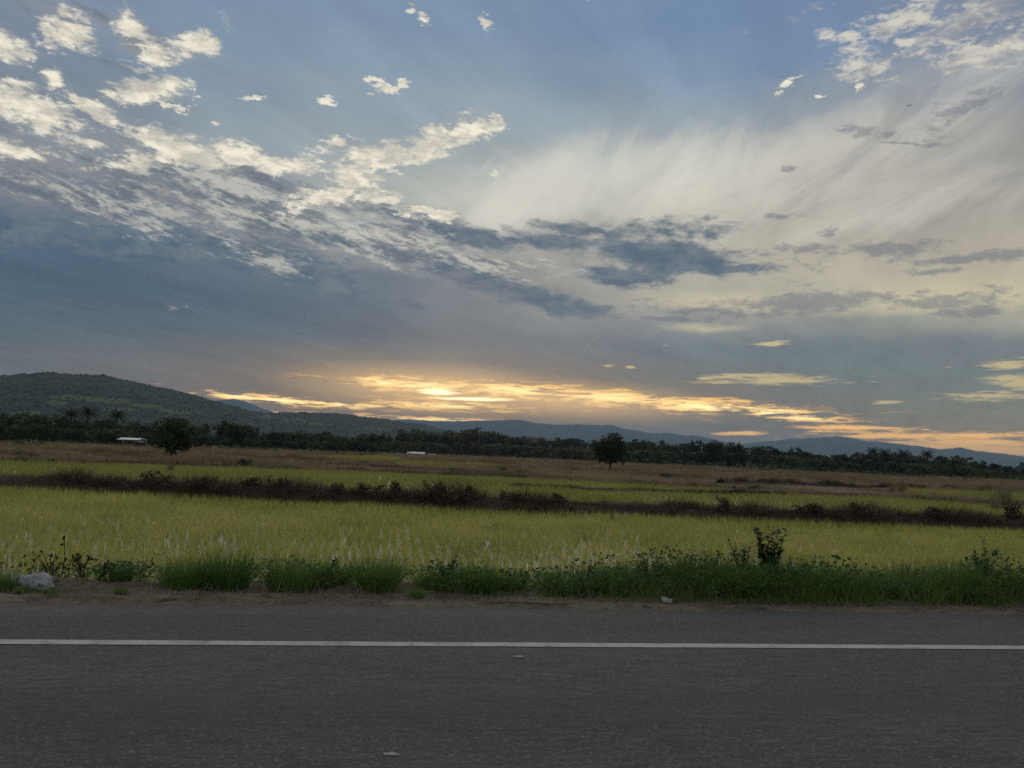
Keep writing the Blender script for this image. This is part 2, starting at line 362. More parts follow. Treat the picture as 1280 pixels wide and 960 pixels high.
# ------------------------------------------------------------------ materials
def material(name):
    m = bpy.data.materials.new(name); m.use_nodes = True; t = NT(m.node_tree); t.n.clear()
    return m, t, t.node('ShaderNodeOutputMaterial')
def foliage(name, c1, c2, trans=0.35, s1=0.6, s2=9.0, c3=None, rough=0.6, spec=0.25, lo=0.35, hi=0.65):
    m, t, o = material(name)
    pos = t.node('ShaderNodeNewGeometry').outputs['Position']
    n1 = t.noise(pos, s1, 3, 0.6); n2 = t.noise(pos, s2, 2, 0.6)
    f = t.mapr(t.math('ADD', t.math('MULTIPLY', n1, 0.6), t.math('MULTIPLY', n2, 0.4)), lo, hi)
    c = t.mix(f, c1, c2)
    if c3 is not None: c = t.mix(t.mapr(t.noise(pos, s1 * 3.1, 2, 0.5), 0.55, 0.72), c, c3)
    p = t.node('ShaderNodeBsdfPrincipled'); t.put(p.inputs['Base Color'], c); p.inputs['Roughness'].default_value = rough
    p.inputs['Specular IOR Level'].default_value = spec
    tr = t.node('ShaderNodeBsdfTranslucent'); t.put(tr.inputs['Color'], c)
    ms = t.node('ShaderNodeMixShader'); ms.inputs[0].default_value = trans
    t.l.new(p.outputs[0], ms.inputs[1]); t.l.new(tr.outputs[0], ms.inputs[2]); t.l.new(ms.outputs[0], o.inputs[0])
    return m
def surface(name, c1, c2, s1=1.0, s2=20.0, rough=0.9, bump=0.3, bs=30.0, c3=None, stretch=(1, 1, 1), spec=0.3, dist=0.02, lo=0.38, hi=0.62):
    m, t, o = material(name)
    pos = t.node('ShaderNodeNewGeometry').outputs['Position']
    v = t.vmath('MULTIPLY', pos, stretch)
    f = t.mapr(t.math('ADD', t.math('MULTIPLY', t.noise(v, s1, 5, 0.6), 0.55), t.math('MULTIPLY', t.noise(v, s2, 3, 0.6), 0.45)), lo, hi)
    c = t.mix(f, c1, c2)
    if c3 is not None: c = t.mix(t.mapr(t.noise(v, s1 * 2.7, 4, 0.6), 0.55, 0.70), c, c3)
    p = t.node('ShaderNodeBsdfPrincipled'); t.put(p.inputs['Base Color'], c); p.inputs['Roughness'].default_value = rough
    p.inputs['Specular IOR Level'].default_value = spec
    if bump:
        b = t.node('ShaderNodeBump'); b.inputs['Strength'].default_value = bump; b.inputs['Distance'].default_value = dist
        t.put(b.inputs['Height'], t.noise(v, bs, 4, 0.65)); t.l.new(b.outputs[0], p.inputs['Normal'])
    t.l.new(p.outputs[0], o.inputs[0])
    return m

M = {}
M['rice'] = foliage('rice_leaf', (0.42, 0.42, 0.085), (0.62, 0.60, 0.17), 0.50, 0.35, 9.0, (0.30, 0.38, 0.07), rough=0.45, spec=0.5)
M['ricefar'] = foliage('rice_leaf_far', (0.28, 0.31, 0.06), (0.42, 0.42, 0.10), 0.50, 0.12, 2.0, rough=0.45, spec=0.5)
M['verge'] = foliage('verge_grass_leaf', (0.085, 0.150, 0.030), (0.155, 0.235, 0.050), 0.35, 0.7, 12.0, (0.10, 0.10, 0.03))
M['clump'] = foliage('tussock_leaf', (0.075, 0.155, 0.030), (0.14, 0.245, 0.050), 0.35, 1.2, 14.0)
M['weed'] = foliage('weed_leaf', (0.035, 0.085, 0.020), (0.075, 0.14, 0.036), 0.25, 2.0, 14.0)
M['dry'] = foliage('dry_grass', (0.19, 0.145, 0.085), (0.40, 0.31, 0.185), 0.35, 0.09, 1.6, (0.13, 0.125, 0.05), lo=0.38, hi=0.62)
M['drynear'] = foliage('dry_stalk', (0.17, 0.135, 0.085), (0.34, 0.28, 0.175), 0.3, 1.0, 12.0)
M['brush'] = foliage('brown_brush', (0.055, 0.036, 0.022), (0.14, 0.088, 0.052), 0.2, 0.7, 8.0, (0.065, 0.064, 0.024))
M['brushpale'] = foliage('straw_twig', (0.10, 0.075, 0.045), (0.16, 0.12, 0.07), 0.1, 1.0, 9.0)
M['treedark'] = foliage('dark_foliage', (0.024, 0.036, 0.013), (0.062, 0.080, 0.028), 0.25, 0.5, 3.0)
M['treegreen'] = foliage('green_foliage', (0.036, 0.064, 0.020), (0.088, 0.125, 0.040), 0.28, 0.4, 2.5)
M['treeolive'] = foliage('olive_foliage', (0.062, 0.064, 0.022), (0.120, 0.104, 0.040), 0.28, 0.3, 2.0)
M['banana'] = foliage('banana_leaf', (0.035, 0.085, 0.025), (0.085, 0.15, 0.045), 0.35, 0.5, 2.0)
M['palm'] = foliage('palm_leaf', (0.016, 0.034, 0.012), (0.04, 0.06, 0.022), 0.22, 0.5, 3.0)
M['bark'] = surface('bark', (0.035, 0.028, 0.020), (0.09, 0.07, 0.05), 2.0, 14.0)
M['soil'] = surface('field_soil', (0.10, 0.07, 0.043), (0.18, 0.125, 0.075), 0.05, 0.9, 0.95, 0.3, 4.0, (0.055, 0.070, 0.028))
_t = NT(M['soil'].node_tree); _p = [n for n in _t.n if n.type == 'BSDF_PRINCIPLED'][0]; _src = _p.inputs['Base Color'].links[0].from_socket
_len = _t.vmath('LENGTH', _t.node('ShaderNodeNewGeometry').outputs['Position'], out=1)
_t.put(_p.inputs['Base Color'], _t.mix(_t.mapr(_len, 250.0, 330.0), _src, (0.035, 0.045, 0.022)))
M['bank'] = surface('bund_soil', (0.05, 0.035, 0.023), (0.10, 0.07, 0.045), 1.2, 9.0, 0.95, 0.5, 12.0)
M['hill'] = None

# asphalt: worn grey binder with pale chips, a little polished along the wheel path
m, t, o = material('asphalt')
pos = t.node('ShaderNodeNewGeometry').outputs['Position']
mp = t.node('ShaderNodeMapping'); t.put(mp.inputs[0], pos); mp.inputs['Rotation'].default_value = (0, 0, -YAW)
rp = mp.outputs[0]
along = t.vmath('MULTIPLY', rp, (0.16, 1.0, 1.0))
big = t.noise(along, 1.3, 5, 0.6); mid_ = t.noise(along, 22.0, 5, 0.7); grain = t.noise(rp, 160.0, 3, 0.7); gr2 = t.noise(t.vmath('MULTIPLY', rp, (0.55, 1, 1)), 60.0, 4, 0.75)
c = t.mix(t.mapr(big, 0.35, 0.65), (0.097, 0.086, 0.074), (0.150, 0.130, 0.108))
c = t.mix(t.mapr(mid_, 0.36, 0.60, 0.0, 0.75), c, (0.060, 0.055, 0.049))
c = t.mix(t.mapr(gr2, 0.52, 0.66, 0.0, 1.0), c, (0.24, 0.22, 0.19))
c = t.mix(t.mapr(grain, 0.42, 0.60, 0.5, 0.0), c, (0.035, 0.035, 0.037))
vor = t.node('ShaderNodeTexVoronoi', feature='F1'); t.put(vor.inputs['Vector'], t.vmath('MULTIPLY', rp, (0.35, 1, 1))); vor.inputs['Scale'].default_value = 22.0
chip = t.mapr(vor.outputs['Distance'], 0.05, 0.13, 1.0, 0.0)
c = t.mix(t.math('MULTIPLY', chip, t.mapr(t.noise(rp, 3.0, 2), 0.45, 0.65, 0.0, 0.8)), c, (0.30, 0.28, 0.25))
sp = t.node('ShaderNodeSeparateXYZ'); t.l.new(rp, sp.inputs[0])
wheel = t.mapr(t.math('ABSOLUTE', t.math('SUBTRACT', sp.outputs[1], 4.6)), 0.0, 0.6, 0.40, 0.0)
c = t.mix(wheel, c, (0.060, 0.058, 0.058))
p = t.node('ShaderNodeBsdfPrincipled'); t.put(p.inputs['Base Color'], c); p.inputs['Roughness'].default_value = 0.86; p.inputs['Specular IOR Level'].default_value = 0.3
b = t.node('ShaderNodeBump'); b.inputs['Strength'].default_value = 0.55; b.inputs['Distance'].default_value = 0.006
t.put(b.inputs['Height'], t.math('ADD', grain, t.math('MULTIPLY', gr2, 1.2))); t.l.new(b.outputs[0], p.inputs['Normal'])
t.l.new(p.outputs[0], o.inputs[0]); M['asphalt'] = m
# worn road paint
m, t, o = material('road_paint')
pos = t.node('ShaderNodeNewGeometry').outputs['Position']
c = t.mix(t.mapr(t.noise(pos, 3.0, 6, 0.7), 0.40, 0.66), (0.44, 0.43, 0.41), (0.33, 0.32, 0.30))
c = t.mix(t.mapr(t.math('ADD', t.math('MULTIPLY', t.noise(pos, 60.0, 4, 0.75), 0.5), t.math('MULTIPLY', t.noise(pos, 7.0, 5, 0.7), 0.5)), 0.50, 0.62, 0.0, 0.85), c, (0.14, 0.135, 0.13))
p = t.node('ShaderNodeBsdfPrincipled'); t.put(p.inputs['Base Color'], c); p.inputs['Roughness'].default_value = 0.7
t.l.new(p.outputs[0], o.inputs[0]); M['paint'] = m
# verge dirt
M['dirt'] = surface('verge_dirt', (0.085, 0.060, 0.040), (0.20, 0.15, 0.10), 2.5, 22.0, 0.95, 0.5, 40.0, (0.05, 0.045, 0.025), stretch=(0.6, 1, 1))
# paddy water, shallow over mud
m, t, o = material('paddy_water')
pos = t.node('ShaderNodeNewGeometry').outputs['Position']
p = t.node('ShaderNodeBsdfPrincipled'); p.inputs['Base Color'].default_value = (0.07, 0.06, 0.04, 1); p.inputs['Roughness'].default_value = 0.24; p.inputs['IOR'].default_value = 1.33; p.inputs['Specular IOR Level'].default_value = 0.5
b = t.node('ShaderNodeBump'); b.inputs['Strength'].default_value = 0.25; b.inputs['Distance'].default_value = 0.01
t.put(b.inputs['Height'], t.noise(pos, 6.0, 4, 0.6)); t.l.new(b.outputs[0], p.inputs['Normal'])
t.l.new(p.outputs[0], o.inputs[0]); M['water'] = m

def simple(name, col, rough=0.6, spec=0.4, var=0.75, sc=6.0):
    return surface(name, col, tuple(v * var for v in col), sc * 0.3, sc, rough, 0.15, sc * 4, spec=spec)

# ------------------------------------------------------------------ ground sheet out to the horizon
def ground():
    rs = np.concatenate([[0.0], np.geomspace(3, 80, 46), np.geomspace(84, 12000, 90)]); na = 288
    a = np.linspace(0, 2 * math.pi, na, endpoint=False)
    R, A = np.meshgrid(rs[1:], a, indexing='ij'); X = R * np.sin(A); Y = R * np.cos(A)
    Z = ground_z(X, Y)
    V = np.concatenate([[[0, 0, FIELD]], np.stack([X, Y, Z], -1).reshape(-1, 3)])
    F = []
    for i in range(len(rs) - 2):
        q = 1 + i * na + np.arange(na); q2 = 1 + i * na + (np.arange(na) + 1) % na
        F.append(np.stack([q, q2, q2 + na, q + na], 1))
    F = np.concatenate(F); F = F[:, ::-1]
    c0 = np.stack([np.zeros(na, int), 1 + np.arange(na), 1 + (np.arange(na) + 1) % na, 1 + (np.arange(na) + 1) % na], 1)
    T = np.concatenate([np.stack([F[:, 0], F[:, 1], F[:, 2]], 1), np.stack([F[:, 0], F[:, 2], F[:, 3]], 1), c0[:, [0, 2, 1]]])
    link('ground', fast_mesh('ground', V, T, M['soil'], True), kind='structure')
ground()

# ------------------------------------------------------------------ road, edge line, verge
def strip(name, s0, s1, ds, ns, zf, mat, kind='structure', jitter=None):
    S = np.arange(s0, s1 + ds / 2, ds); N = np.asarray(ns)
    SS, NN = np.meshgrid(S, N, indexing='ij')
    if jitter is not None: NN = NN + jitter(SS, NN)
    X, Y = rd(SS, NN); Z = zf(SS, NN)
    V = np.stack([X, Y, Z], -1).reshape(-1, 3); n = len(N)
    i, j = np.meshgrid(np.arange(len(S) - 1), np.arange(n - 1), indexing='ij'); q = (i * n + j).ravel()
    F = np.stack([q, q + n, q + n + 1, q + 1], 1)
    return link(name, fast_mesh(name, V, F, mat, True), kind=kind)
def fbm1(x, seed=0, octs=5, f=1.0):
    """smooth 1-D / 2-D value noise sums with numpy"""
    x = np.asarray(x, float); r = np.zeros_like(x); a = 1.0
    for k in range(octs):
        g = np.random.default_rng(seed * 31 + k).uniform(-1, 1, 4096)
        u = x * f + 1000.0; i = np.floor(u).astype(int); t_ = u - i; t_ = t_ * t_ * (3 - 2 * t_)
        r += a * (g[i % 4096] * (1 - t_) + g[(i + 1) % 4096] * t_); a *= 0.55; f *= 2.03
    return r
def fbm2(x, y, seed=0, octs=5, f=1.0, gain=0.52):
    x = np.asarray(x, float); y = np.asarray(y, float); r = np.zeros(np.broadcast(x, y).shape); a = 1.0
    for k in range(octs):
        g = np.random.default_rng(seed * 57 + k).uniform(-1, 1, (256, 256))
        u = x * f + 5000.3; v = y * f + 5000.7; i = np.floor(u).astype(int); j = np.floor(v).astype(int)
        tu = u - i; tv = v - j; tu = tu * tu * (3 - 2 * tu); tv = tv * tv * (3 - 2 * tv)
        g00 = g[i % 256, j % 256]; g10 = g[(i + 1) % 256, j % 256]; g01 = g[i % 256, (j + 1) % 256]; g11 = g[(i + 1) % 256, (j + 1) % 256]
        r += a * ((g00 * (1 - tu) + g10 * tu) * (1 - tv) + (g01 * (1 - tu) + g11 * tu) * tv); a *= gain; f *= 2.03
    return r
EDGE = 7.47
road_n = [-3.6, -3.5, -1.0, 1.0, 2.5, 4.0, 5.0, 6.0, 7.0, EDGE + 0.03, EDGE + 0.12]
def road_z(S, N):
    z = 0.012 * (1 - ((N - 2.5) / 5.0) ** 2) * 1.0
    z = np.where(N <= -3.55, -0.3, z); return np.where(N > EDGE + 0.1, -0.10, z)
strip('road', -260, 260, 4.0, road_n, road_z, M['asphalt'])
strip('edge_line', -260, 260, 0.5, [5.985, 6.11], lambda S, N: road_z(S, N) + 0.004, M['paint'], jitter=lambda S, N: 0.004 * fbm1(S + 9 * (N > 6.05), 4, 3, 1.2))
def verge_z(S, N):
    base = np.interp(N, [EDGE - 0.12, EDGE + 0.08, 7.9, 8.6, 9.4, 10.4, 10.9], [-0.035, 0.016, 0.0, -0.02, -0.15, -0.57, -0.66])
    amp = np.interp(N, [EDGE - 0.12, EDGE, 7.9, 8.6, 10], [0.012, 0.02, 0.03, 0.06, 0.06])
    return base + amp * fbm2(S, N * 2.2, 3, 5, 1.1) + 0.006 * fbm2(S, N, 8, 3, 9)
def verge_j(S, N):
    return np.where(N < EDGE + 0.05, 0.05 * fbm1(S, 12, 6, 0.7), 0.0)
strip('verge', -42, 42, 0.09, list(np.arange(EDGE - 0.12, 8.8, 0.07)) + list(np.arange(8.9, 10.95, 0.16)), verge_z, M['dirt'], jitter=verge_j)
strip('far_verge', -260, 260, 4.0, [-6.2, -5.2, -4.2, -3.45], lambda S, N: np.interp(N, [-6.2, -5.2, -4.2, -3.45], [-0.66, -0.4, -0.08, -0.02]), M['dirt'])
for sgn in (-1, 1):
    strip('verge', -260 if sgn < 0 else 41.9, -41.9 if sgn < 0 else 260, 4.0, [EDGE - 0.1, 7.9, 8.6, 9.4, 10.4, 10.9],
          lambda S, N: np.interp(N, [EDGE - 0.1, 7.9, 8.6, 9.4, 10.4, 10.9], [-0.006, 0.0, -0.02, -0.15, -0.57, -0.66]), M['dirt'])

# ------------------------------------------------------------------ blades
def blades(P, h, w_, az=None, lean=0.25, curl=0.5, rng=RNG):
    """one curved blade (a quad and a tip, 3 triangles) at each base point"""
    n = len(P); h = np.broadcast_to(h, n); w_ = np.broadcast_to(w_, n)
    az = rng.uniform(0, 2 * math.pi, n) if az is None else az
    ln = np.abs(rng.normal(0, 1, n)) * lean
    dx, dy = np.cos(az), np.sin(az); sx, sy = -dy, dx
    tw = rng.uniform(0, math.pi, n); sx, sy = np.cos(tw), np.sin(tw)
    def pt(k, side):
        r = h * (ln * k + curl * ln * k * k); z = h * k * np.sqrt(np.clip(1 - (ln * k * 0.6) ** 2, 0.15, 1))
        ww = w_ * {0: 0.5, 0.55: 0.45, 1.0: 0.0}[k]
        return np.stack([P[:, 0] + dx * r + sx * ww * side, P[:, 1] + dy * r + sy * ww * side, P[:, 2] + z], 1)
    V = np.stack([pt(0, -1), pt(0, 1), pt(0.55, 1), pt(0.55, -1), pt(1.0, 0)], 1).reshape(-1, 3)
    b_ = (np.arange(n) * 5)[:, None, None]
    F = (b_ + np.array([[0, 1, 2], [0, 2, 3], [3, 2, 4]])[None]).reshape(-1, 3)
    return V, F
def join(parts):
    Vs, Fs, k = [], [], 0
    for V, F in parts:
        Vs.append(V); Fs.append(F + k); k += len(V)
    return np.concatenate(Vs), np.concatenate(Fs)

# ------------------------------------------------------------------ paddies
def poly_xy(pts): return np.array([hit(*p)[:2] for p in pts])
def inside(P, poly):
    x, y = P[:, 0], P[:, 1]; r = np.zeros(len(P), bool); n = len(poly)
    for i in range(n):
        x1, y1 = poly[i]; x2, y2 = poly[(i + 1) % n]
        c_ = ((y1 > y) != (y2 > y)) & (x < (x2 - x1) * (y - y1) / (y2 - y1 + 1e-12) + x1); r ^= c_
    return r
def flat_poly(name, poly, z, mat, kind='structure'):
    me = bpy.data.meshes.new(name); me.from_pydata([(p[0], p[1], z + (ground_z(p[0], p[1]) - FIELD)) for p in poly], [], [list(range(len(poly)))])
    me.materials.append(mat); me.update(); return link(name, me, kind=kind)
def dyke_front(x): return np.interp(x, [-60, -40, -17.7, 0.2, 17.4, 40, 60], [31.5, 30.0, 27.2, 25.9, 26.3, 28.5, 31])
def rice(name, poly, spacing, nb, h, wid, mat, seed, zj=0.02, rowang=0.15, dens=None):
    rng = np.random.default_rng(seed)
    x0, y0 = poly.min(0); x1, y1 = poly.max(0); R_ = math.hypot(x1 - x0, y1 - y0) / 2; cx_, cy_ = (x0 + x1) / 2, (y0 + y1) / 2
    g = np.arange(-R_, R_, spacing); U, Vv = np.meshgrid(g, g)
    U = U + rng.normal(0, spacing * 0.22, U.shape); Vv = Vv + rng.normal(0, spacing * 0.20, U.shape)
    c_, s_ = math.cos(rowang), math.sin(rowang)
    P = np.stack([cx_ + U * c_ - Vv * s_, cy_ + U * s_ + Vv * c_], -1).reshape(-1, 2)
    P = P[inside(P, poly)]
    if dens is not None: P = P[rng.uniform(0, 1, len(P)) < dens(P)]
    vis = np.abs(P[:, 0]) < P[:, 1] * 0.80 + 2.0; P = P[vis]
    hh = h * (1 + 0.16 * fbm2(P[:, 0], P[:, 1], seed, 3, 0.35)) * rng.uniform(0.82, 1.15, len(P))
    B = np.repeat(P, nb, 0); hb = np.repeat(hh, nb) * rng.uniform(0.6, 1.1, len(B))
    B = B + rng.normal(0, 0.022, B.shape)
    B3 = np.concatenate([B, (FIELD - 0.02 + ground_z(B[:, 0], B[:, 1]) - FIELD)[:, None]], 1)
    V, F = blades(B3, hb, wid * rng.uniform(0.7, 1.3, len(B)), lean=0.30, curl=0.7, rng=rng)
    print(name, len(F)); link(name, fast_mesh(name, V, F, mat), kind='stuff')
# near paddy between the verge and the long brown bund
nx = np.linspace(-32, 34, 34)
near_poly = np.array([rd(s, 10.5) for s in np.linspace(-24, 30, 8)] + [(x, dyke_front(x) + 0.35) for x in nx[::-1]])
wp = np.array([rd(s, 10.2) for s in np.linspace(-40, 40, 8)] + [(x, dyke_front(x) + 0.9) for x in np.linspace(-45, 45, 40)[::-1]])
flat_poly('paddy_water', wp, FIELD + 0.010, M['water'])
def near_d(P):
    pat = fbm2(P[:, 0], P[:, 1] * 0.8, 21, 3, 0.5)
    s_, n_ = to_sn(P[:, 0], P[:, 1])
    return np.clip(0.90 + 0.35 * sstep(14.5, 20, n_) + 0.22 * pat, 0.62, 1)
rice('rice_plants', near_poly, 0.198, 9, 0.30, 0.0105, M['rice'], 5, dens=near_d)
# second paddy (left) and third (right), beyond the bund
L2 = poly_xy([(-260, 572), (0, 579), (200, 584.5), (430, 591.5), (640, 600.5), (780, 607.5), (905, 613.5)])
bund2 = poly_xy([(905, 616.5), (780, 612.5), (690, 611.5)])
back = [(x, dyke_front(x) + 1.1) for x in (8, 0, -10, -20, -34, -50)]
P2 = np.concatenate([L2, bund2, np.array(back)])
R3b = poly_xy([(700, 615), (780, 616.5), (905, 620.5), (1010, 621), (1100, 624), (1200, 631.5), (1280, 637), (1450, 655)])
P3 = np.concatenate([R3b, np.array([(x, dyke_front(x) + 1.1) for x in (40, 30, 20, 10, 4)])])
P4 = poly_xy([(1130, 615.5), (1210, 617.5), (1280, 621), (1440, 634), (1440, 648), (1280, 632), (1200, 626), (1130, 620)])
P5 = poly_xy([(405, 571.5), (470, 571), (503, 573.5), (500, 577.5), (440, 577), (405, 575)])
P6 = poly_xy([(500, 578.5), (590, 580), (640, 582.5), (640, 585), (560, 584), (490, 582)])
for nm, pl in (('paddy_water', P2), ('paddy_water', P3)): flat_poly(nm, pl, FIELD + 0.008, M['water'])
rice('rice_plants', P2, 0.30, 7, 0.33, 0.020, M['ricefar'], 6)
rice('rice_plants', P3, 0.27, 7, 0.31, 0.016, M['ricefar'], 7)
rice('rice_plants', P4, 0.40, 7, 0.42, 0.03, M['ricefar'], 8)
rice('rice_plants', P5, 0.50, 7, 0.45, 0.04, M['ricefar'], 9)
rice('rice_plants', P6, 0.70, 6, 0.40, 0.05, M['ricefar'], 10)

# ------------------------------------------------------------------ bunds (earth banks) and their brush
def bund(name, pts, width, height, seed, mat, z0=None, step=0.25):
    pts = np.asarray(pts, float); seg = np.hypot(*np.diff(pts, axis=0).T); L = np.concatenate([[0], np.cumsum(seg)])
    s_ = np.arange(0, L[-1], step); cx_ = np.interp(s_, L, pts[:, 0]); cy_ = np.interp(s_, L, pts[:, 1])
    tx = np.gradient(cx_); ty = np.gradient(cy_); tl = np.hypot(tx, ty); nx_, ny_ = -ty / tl, tx / tl
    prof = np.linspace(-1, 1, 11); rows = []
    for k in prof:
        off = width * 0.5 * k * (1 + 0.18 * fbm1(s_, seed, 4, 0.6))
        x = cx_ + nx_ * off; y = cy_ + ny_ * off
        z = ground_z(x, y) - 0.03 + height * (1 - abs(k) ** 2.2) * (1 + 0.28 * fbm1(s_ + 3 * k, seed + 1, 5, 0.45)) + 0.03 * fbm2(s_, k * 3, seed, 4, 2.0) * (1 - k * k)
        rows.append(np.stack([x, y, z], 1))
    V = np.stack(rows, 1).reshape(-1, 3); n = len(prof)
    i, j = np.meshgrid(np.arange(len(s_) - 1), np.arange(n - 1), indexing='ij'); q = (i * n + j).ravel()
    link(name, fast_mesh(name, V, np.stack([q, q + n, q + n + 1, q + 1], 1), mat, True), kind='structure')
    return np.stack([cx_, cy_], 1)
dpts = np.array([(x, dyke_front(x) + 0.62) for x in np.linspace(-44, 44, 60)])
bund('near_bund', dpts, 1.7, 0.44, 40, M['bank'], step=0.12)
def bund_brush(name, pts, width, n, h, wid, seed, mat, base=0.2, hmod=None, lean=0.9):
    rng = np.random.default_rng(seed); pts = np.asarray(pts, float)
    L = np.concatenate([[0], np.cumsum(np.hypot(*np.diff(pts, axis=0).T))]); u = rng.uniform(0, L[-1], n)
    off = rng.normal(0, 0.30, n) * width
    x = np.interp(u, L, pts[:, 0]); y = np.interp(u, L, pts[:, 1]) + off
    ok = np.abs(x) < y * 0.78 + 2; x, y, off, u = x[ok], y[ok], off[ok], u[ok]
    hm = 1 + 0.70 * fbm1(u, seed + 5, 5, 0.8)
    if hmod is not None: hm = hm * hmod(x)
    z = ground_z(x, y) + base * np.clip(1 - (off / (width * 0.6)) ** 2, 0, 1) - 0.02
    P = np.stack([x, y, z], 1)
    V, F = blades(P, h * np.clip(hm, 0.3, 3) * rng.uniform(0.5, 1.15, len(x)), wid * rng.uniform(0.6, 1.4, len(x)), lean=lean, curl=0.9, rng=rng)
    print(name, len(F)); return link(name, fast_mesh(name, V, F, mat), kind='stuff')
hm = lambda x: np.interp(x, [-26, -18, -8, -4, 0, 3, 8, 14, 20], [1.25, 1.15, 1.05, 1.2, 1.1, 0.8, 0.95, 1.0, 0.8])
bund_brush('dry_brush', dpts, 1.6, 60000, 0.37, 0.013, 50, M['brush'], 0.38, hm, 1.1)
bund_brush('straw', dpts, 1.3, 2200, 0.46, 0.008, 51, M['brushpale'], 0.36, None, 0.7)
# second low bund and the thin dark field edges beyond
b2 = poly_xy([(640, 609.5), (700, 613.2), (800, 615), (905, 618.5), (1010, 619.5), (1100, 622), (1200, 628.5), (1280, 634.5), (1420, 649)])
bund('low_bund', b2, 0.8, 0.20, 41, M['bank'])
bund_brush('dry_brush', b2, 0.8, 7000, 0.17, 0.02, 52, M['brush'], 0.15)
for q, pts in enumerate([[(-60, 578.3), (0, 578), (200, 583), (430, 589.5), (640, 598.5), (900, 611.5)],
                         [(300, 573), (500, 577.8), (640, 585), (800, 590), (1000, 600), (1280, 614)],
                         [(500, 571.3), (640, 576), (760, 581), (900, 590), (1100, 600), (1280, 610.5)],
                         [(0, 567), (150, 571), (300, 576), (470, 584), (640, 592)],
                         [(900, 604), (1000, 606.5), (1100, 611), (1280, 618)],
                         [(0, 561.5), (200, 568), (400, 571)],
                         [(980, 594), (1120, 598), (1280, 606)]]):
    pw = poly_xy(pts); bund('field_bund', pw, 0.9 + 0.1 * q, 0.16 + 0.03 * q, 60 + q, M['bank'], step=0.8)
    bund_brush('dry_brush', pw, 1.0, 2600, 0.26 + 0.03 * q, 0.04 + 0.01 * q, 70 + q, M['brush' if q % 2 == 0 else 'dry'], 0.12, None, 0.5)

# ------------------------------------------------------------------ dry grass of the fallow fields
def dry_fields():
    rng = np.random.default_rng(77); out_ = []
    n = 78000
    r = np.exp(rng.uniform(math.log(38), math.log(330), n * 2)); a = rng.uniform(-0.66, 0.66, n * 2)
    X, Y = r * np.sin(a), r * np.cos(a); P = np.stack([X, Y], 1)
    keep = np.ones(len(P), bool)
    for pl in (P2, P3, P4, P5, P6): keep &= ~inside(P, pl)
    keep &= Y > dyke_front(X) + 2.2
    pat = fbm2(X * 0.6, Y, 31, 4, 0.11); keep &= rng.uniform(0, 1, len(P)) < np.clip(0.78 + 0.7 * pat, 0.35, 1)
    P = P[keep]; r = r[keep]; pat = pat[keep]
    nb = 6; B = np.repeat(P, nb, 0) + rng.normal(0, 0.12, (len(P) * nb, 2)); rr = np.repeat(r, nb)
    big = fbm2(B[:, 0] * 0.7, B[:, 1], 33, 4, 0.13)
    h = (0.40 + 0.42 * np.clip(big, -0.75, 1.4)) * rng.uniform(0.5, 1.2, len(B)) * np.interp(rr, [40, 100, 330], [0.85, 1.15, 1.9])
    B3 = np.concatenate([B, ground_z(B[:, 0], B[:, 1])[:, None] - 0.02], 1)
    V, F = blades(B3, h, np.interp(rr, [40, 330], [0.016, 0.14]) * rng.uniform(0.6, 1.4, len(B)), lean=0.25, curl=0.5, rng=rng)
    print('dry', len(F)); link('dry_grass', fast_mesh('dry_grass', V, F, M['dry']), kind='stuff')
dry_fields()

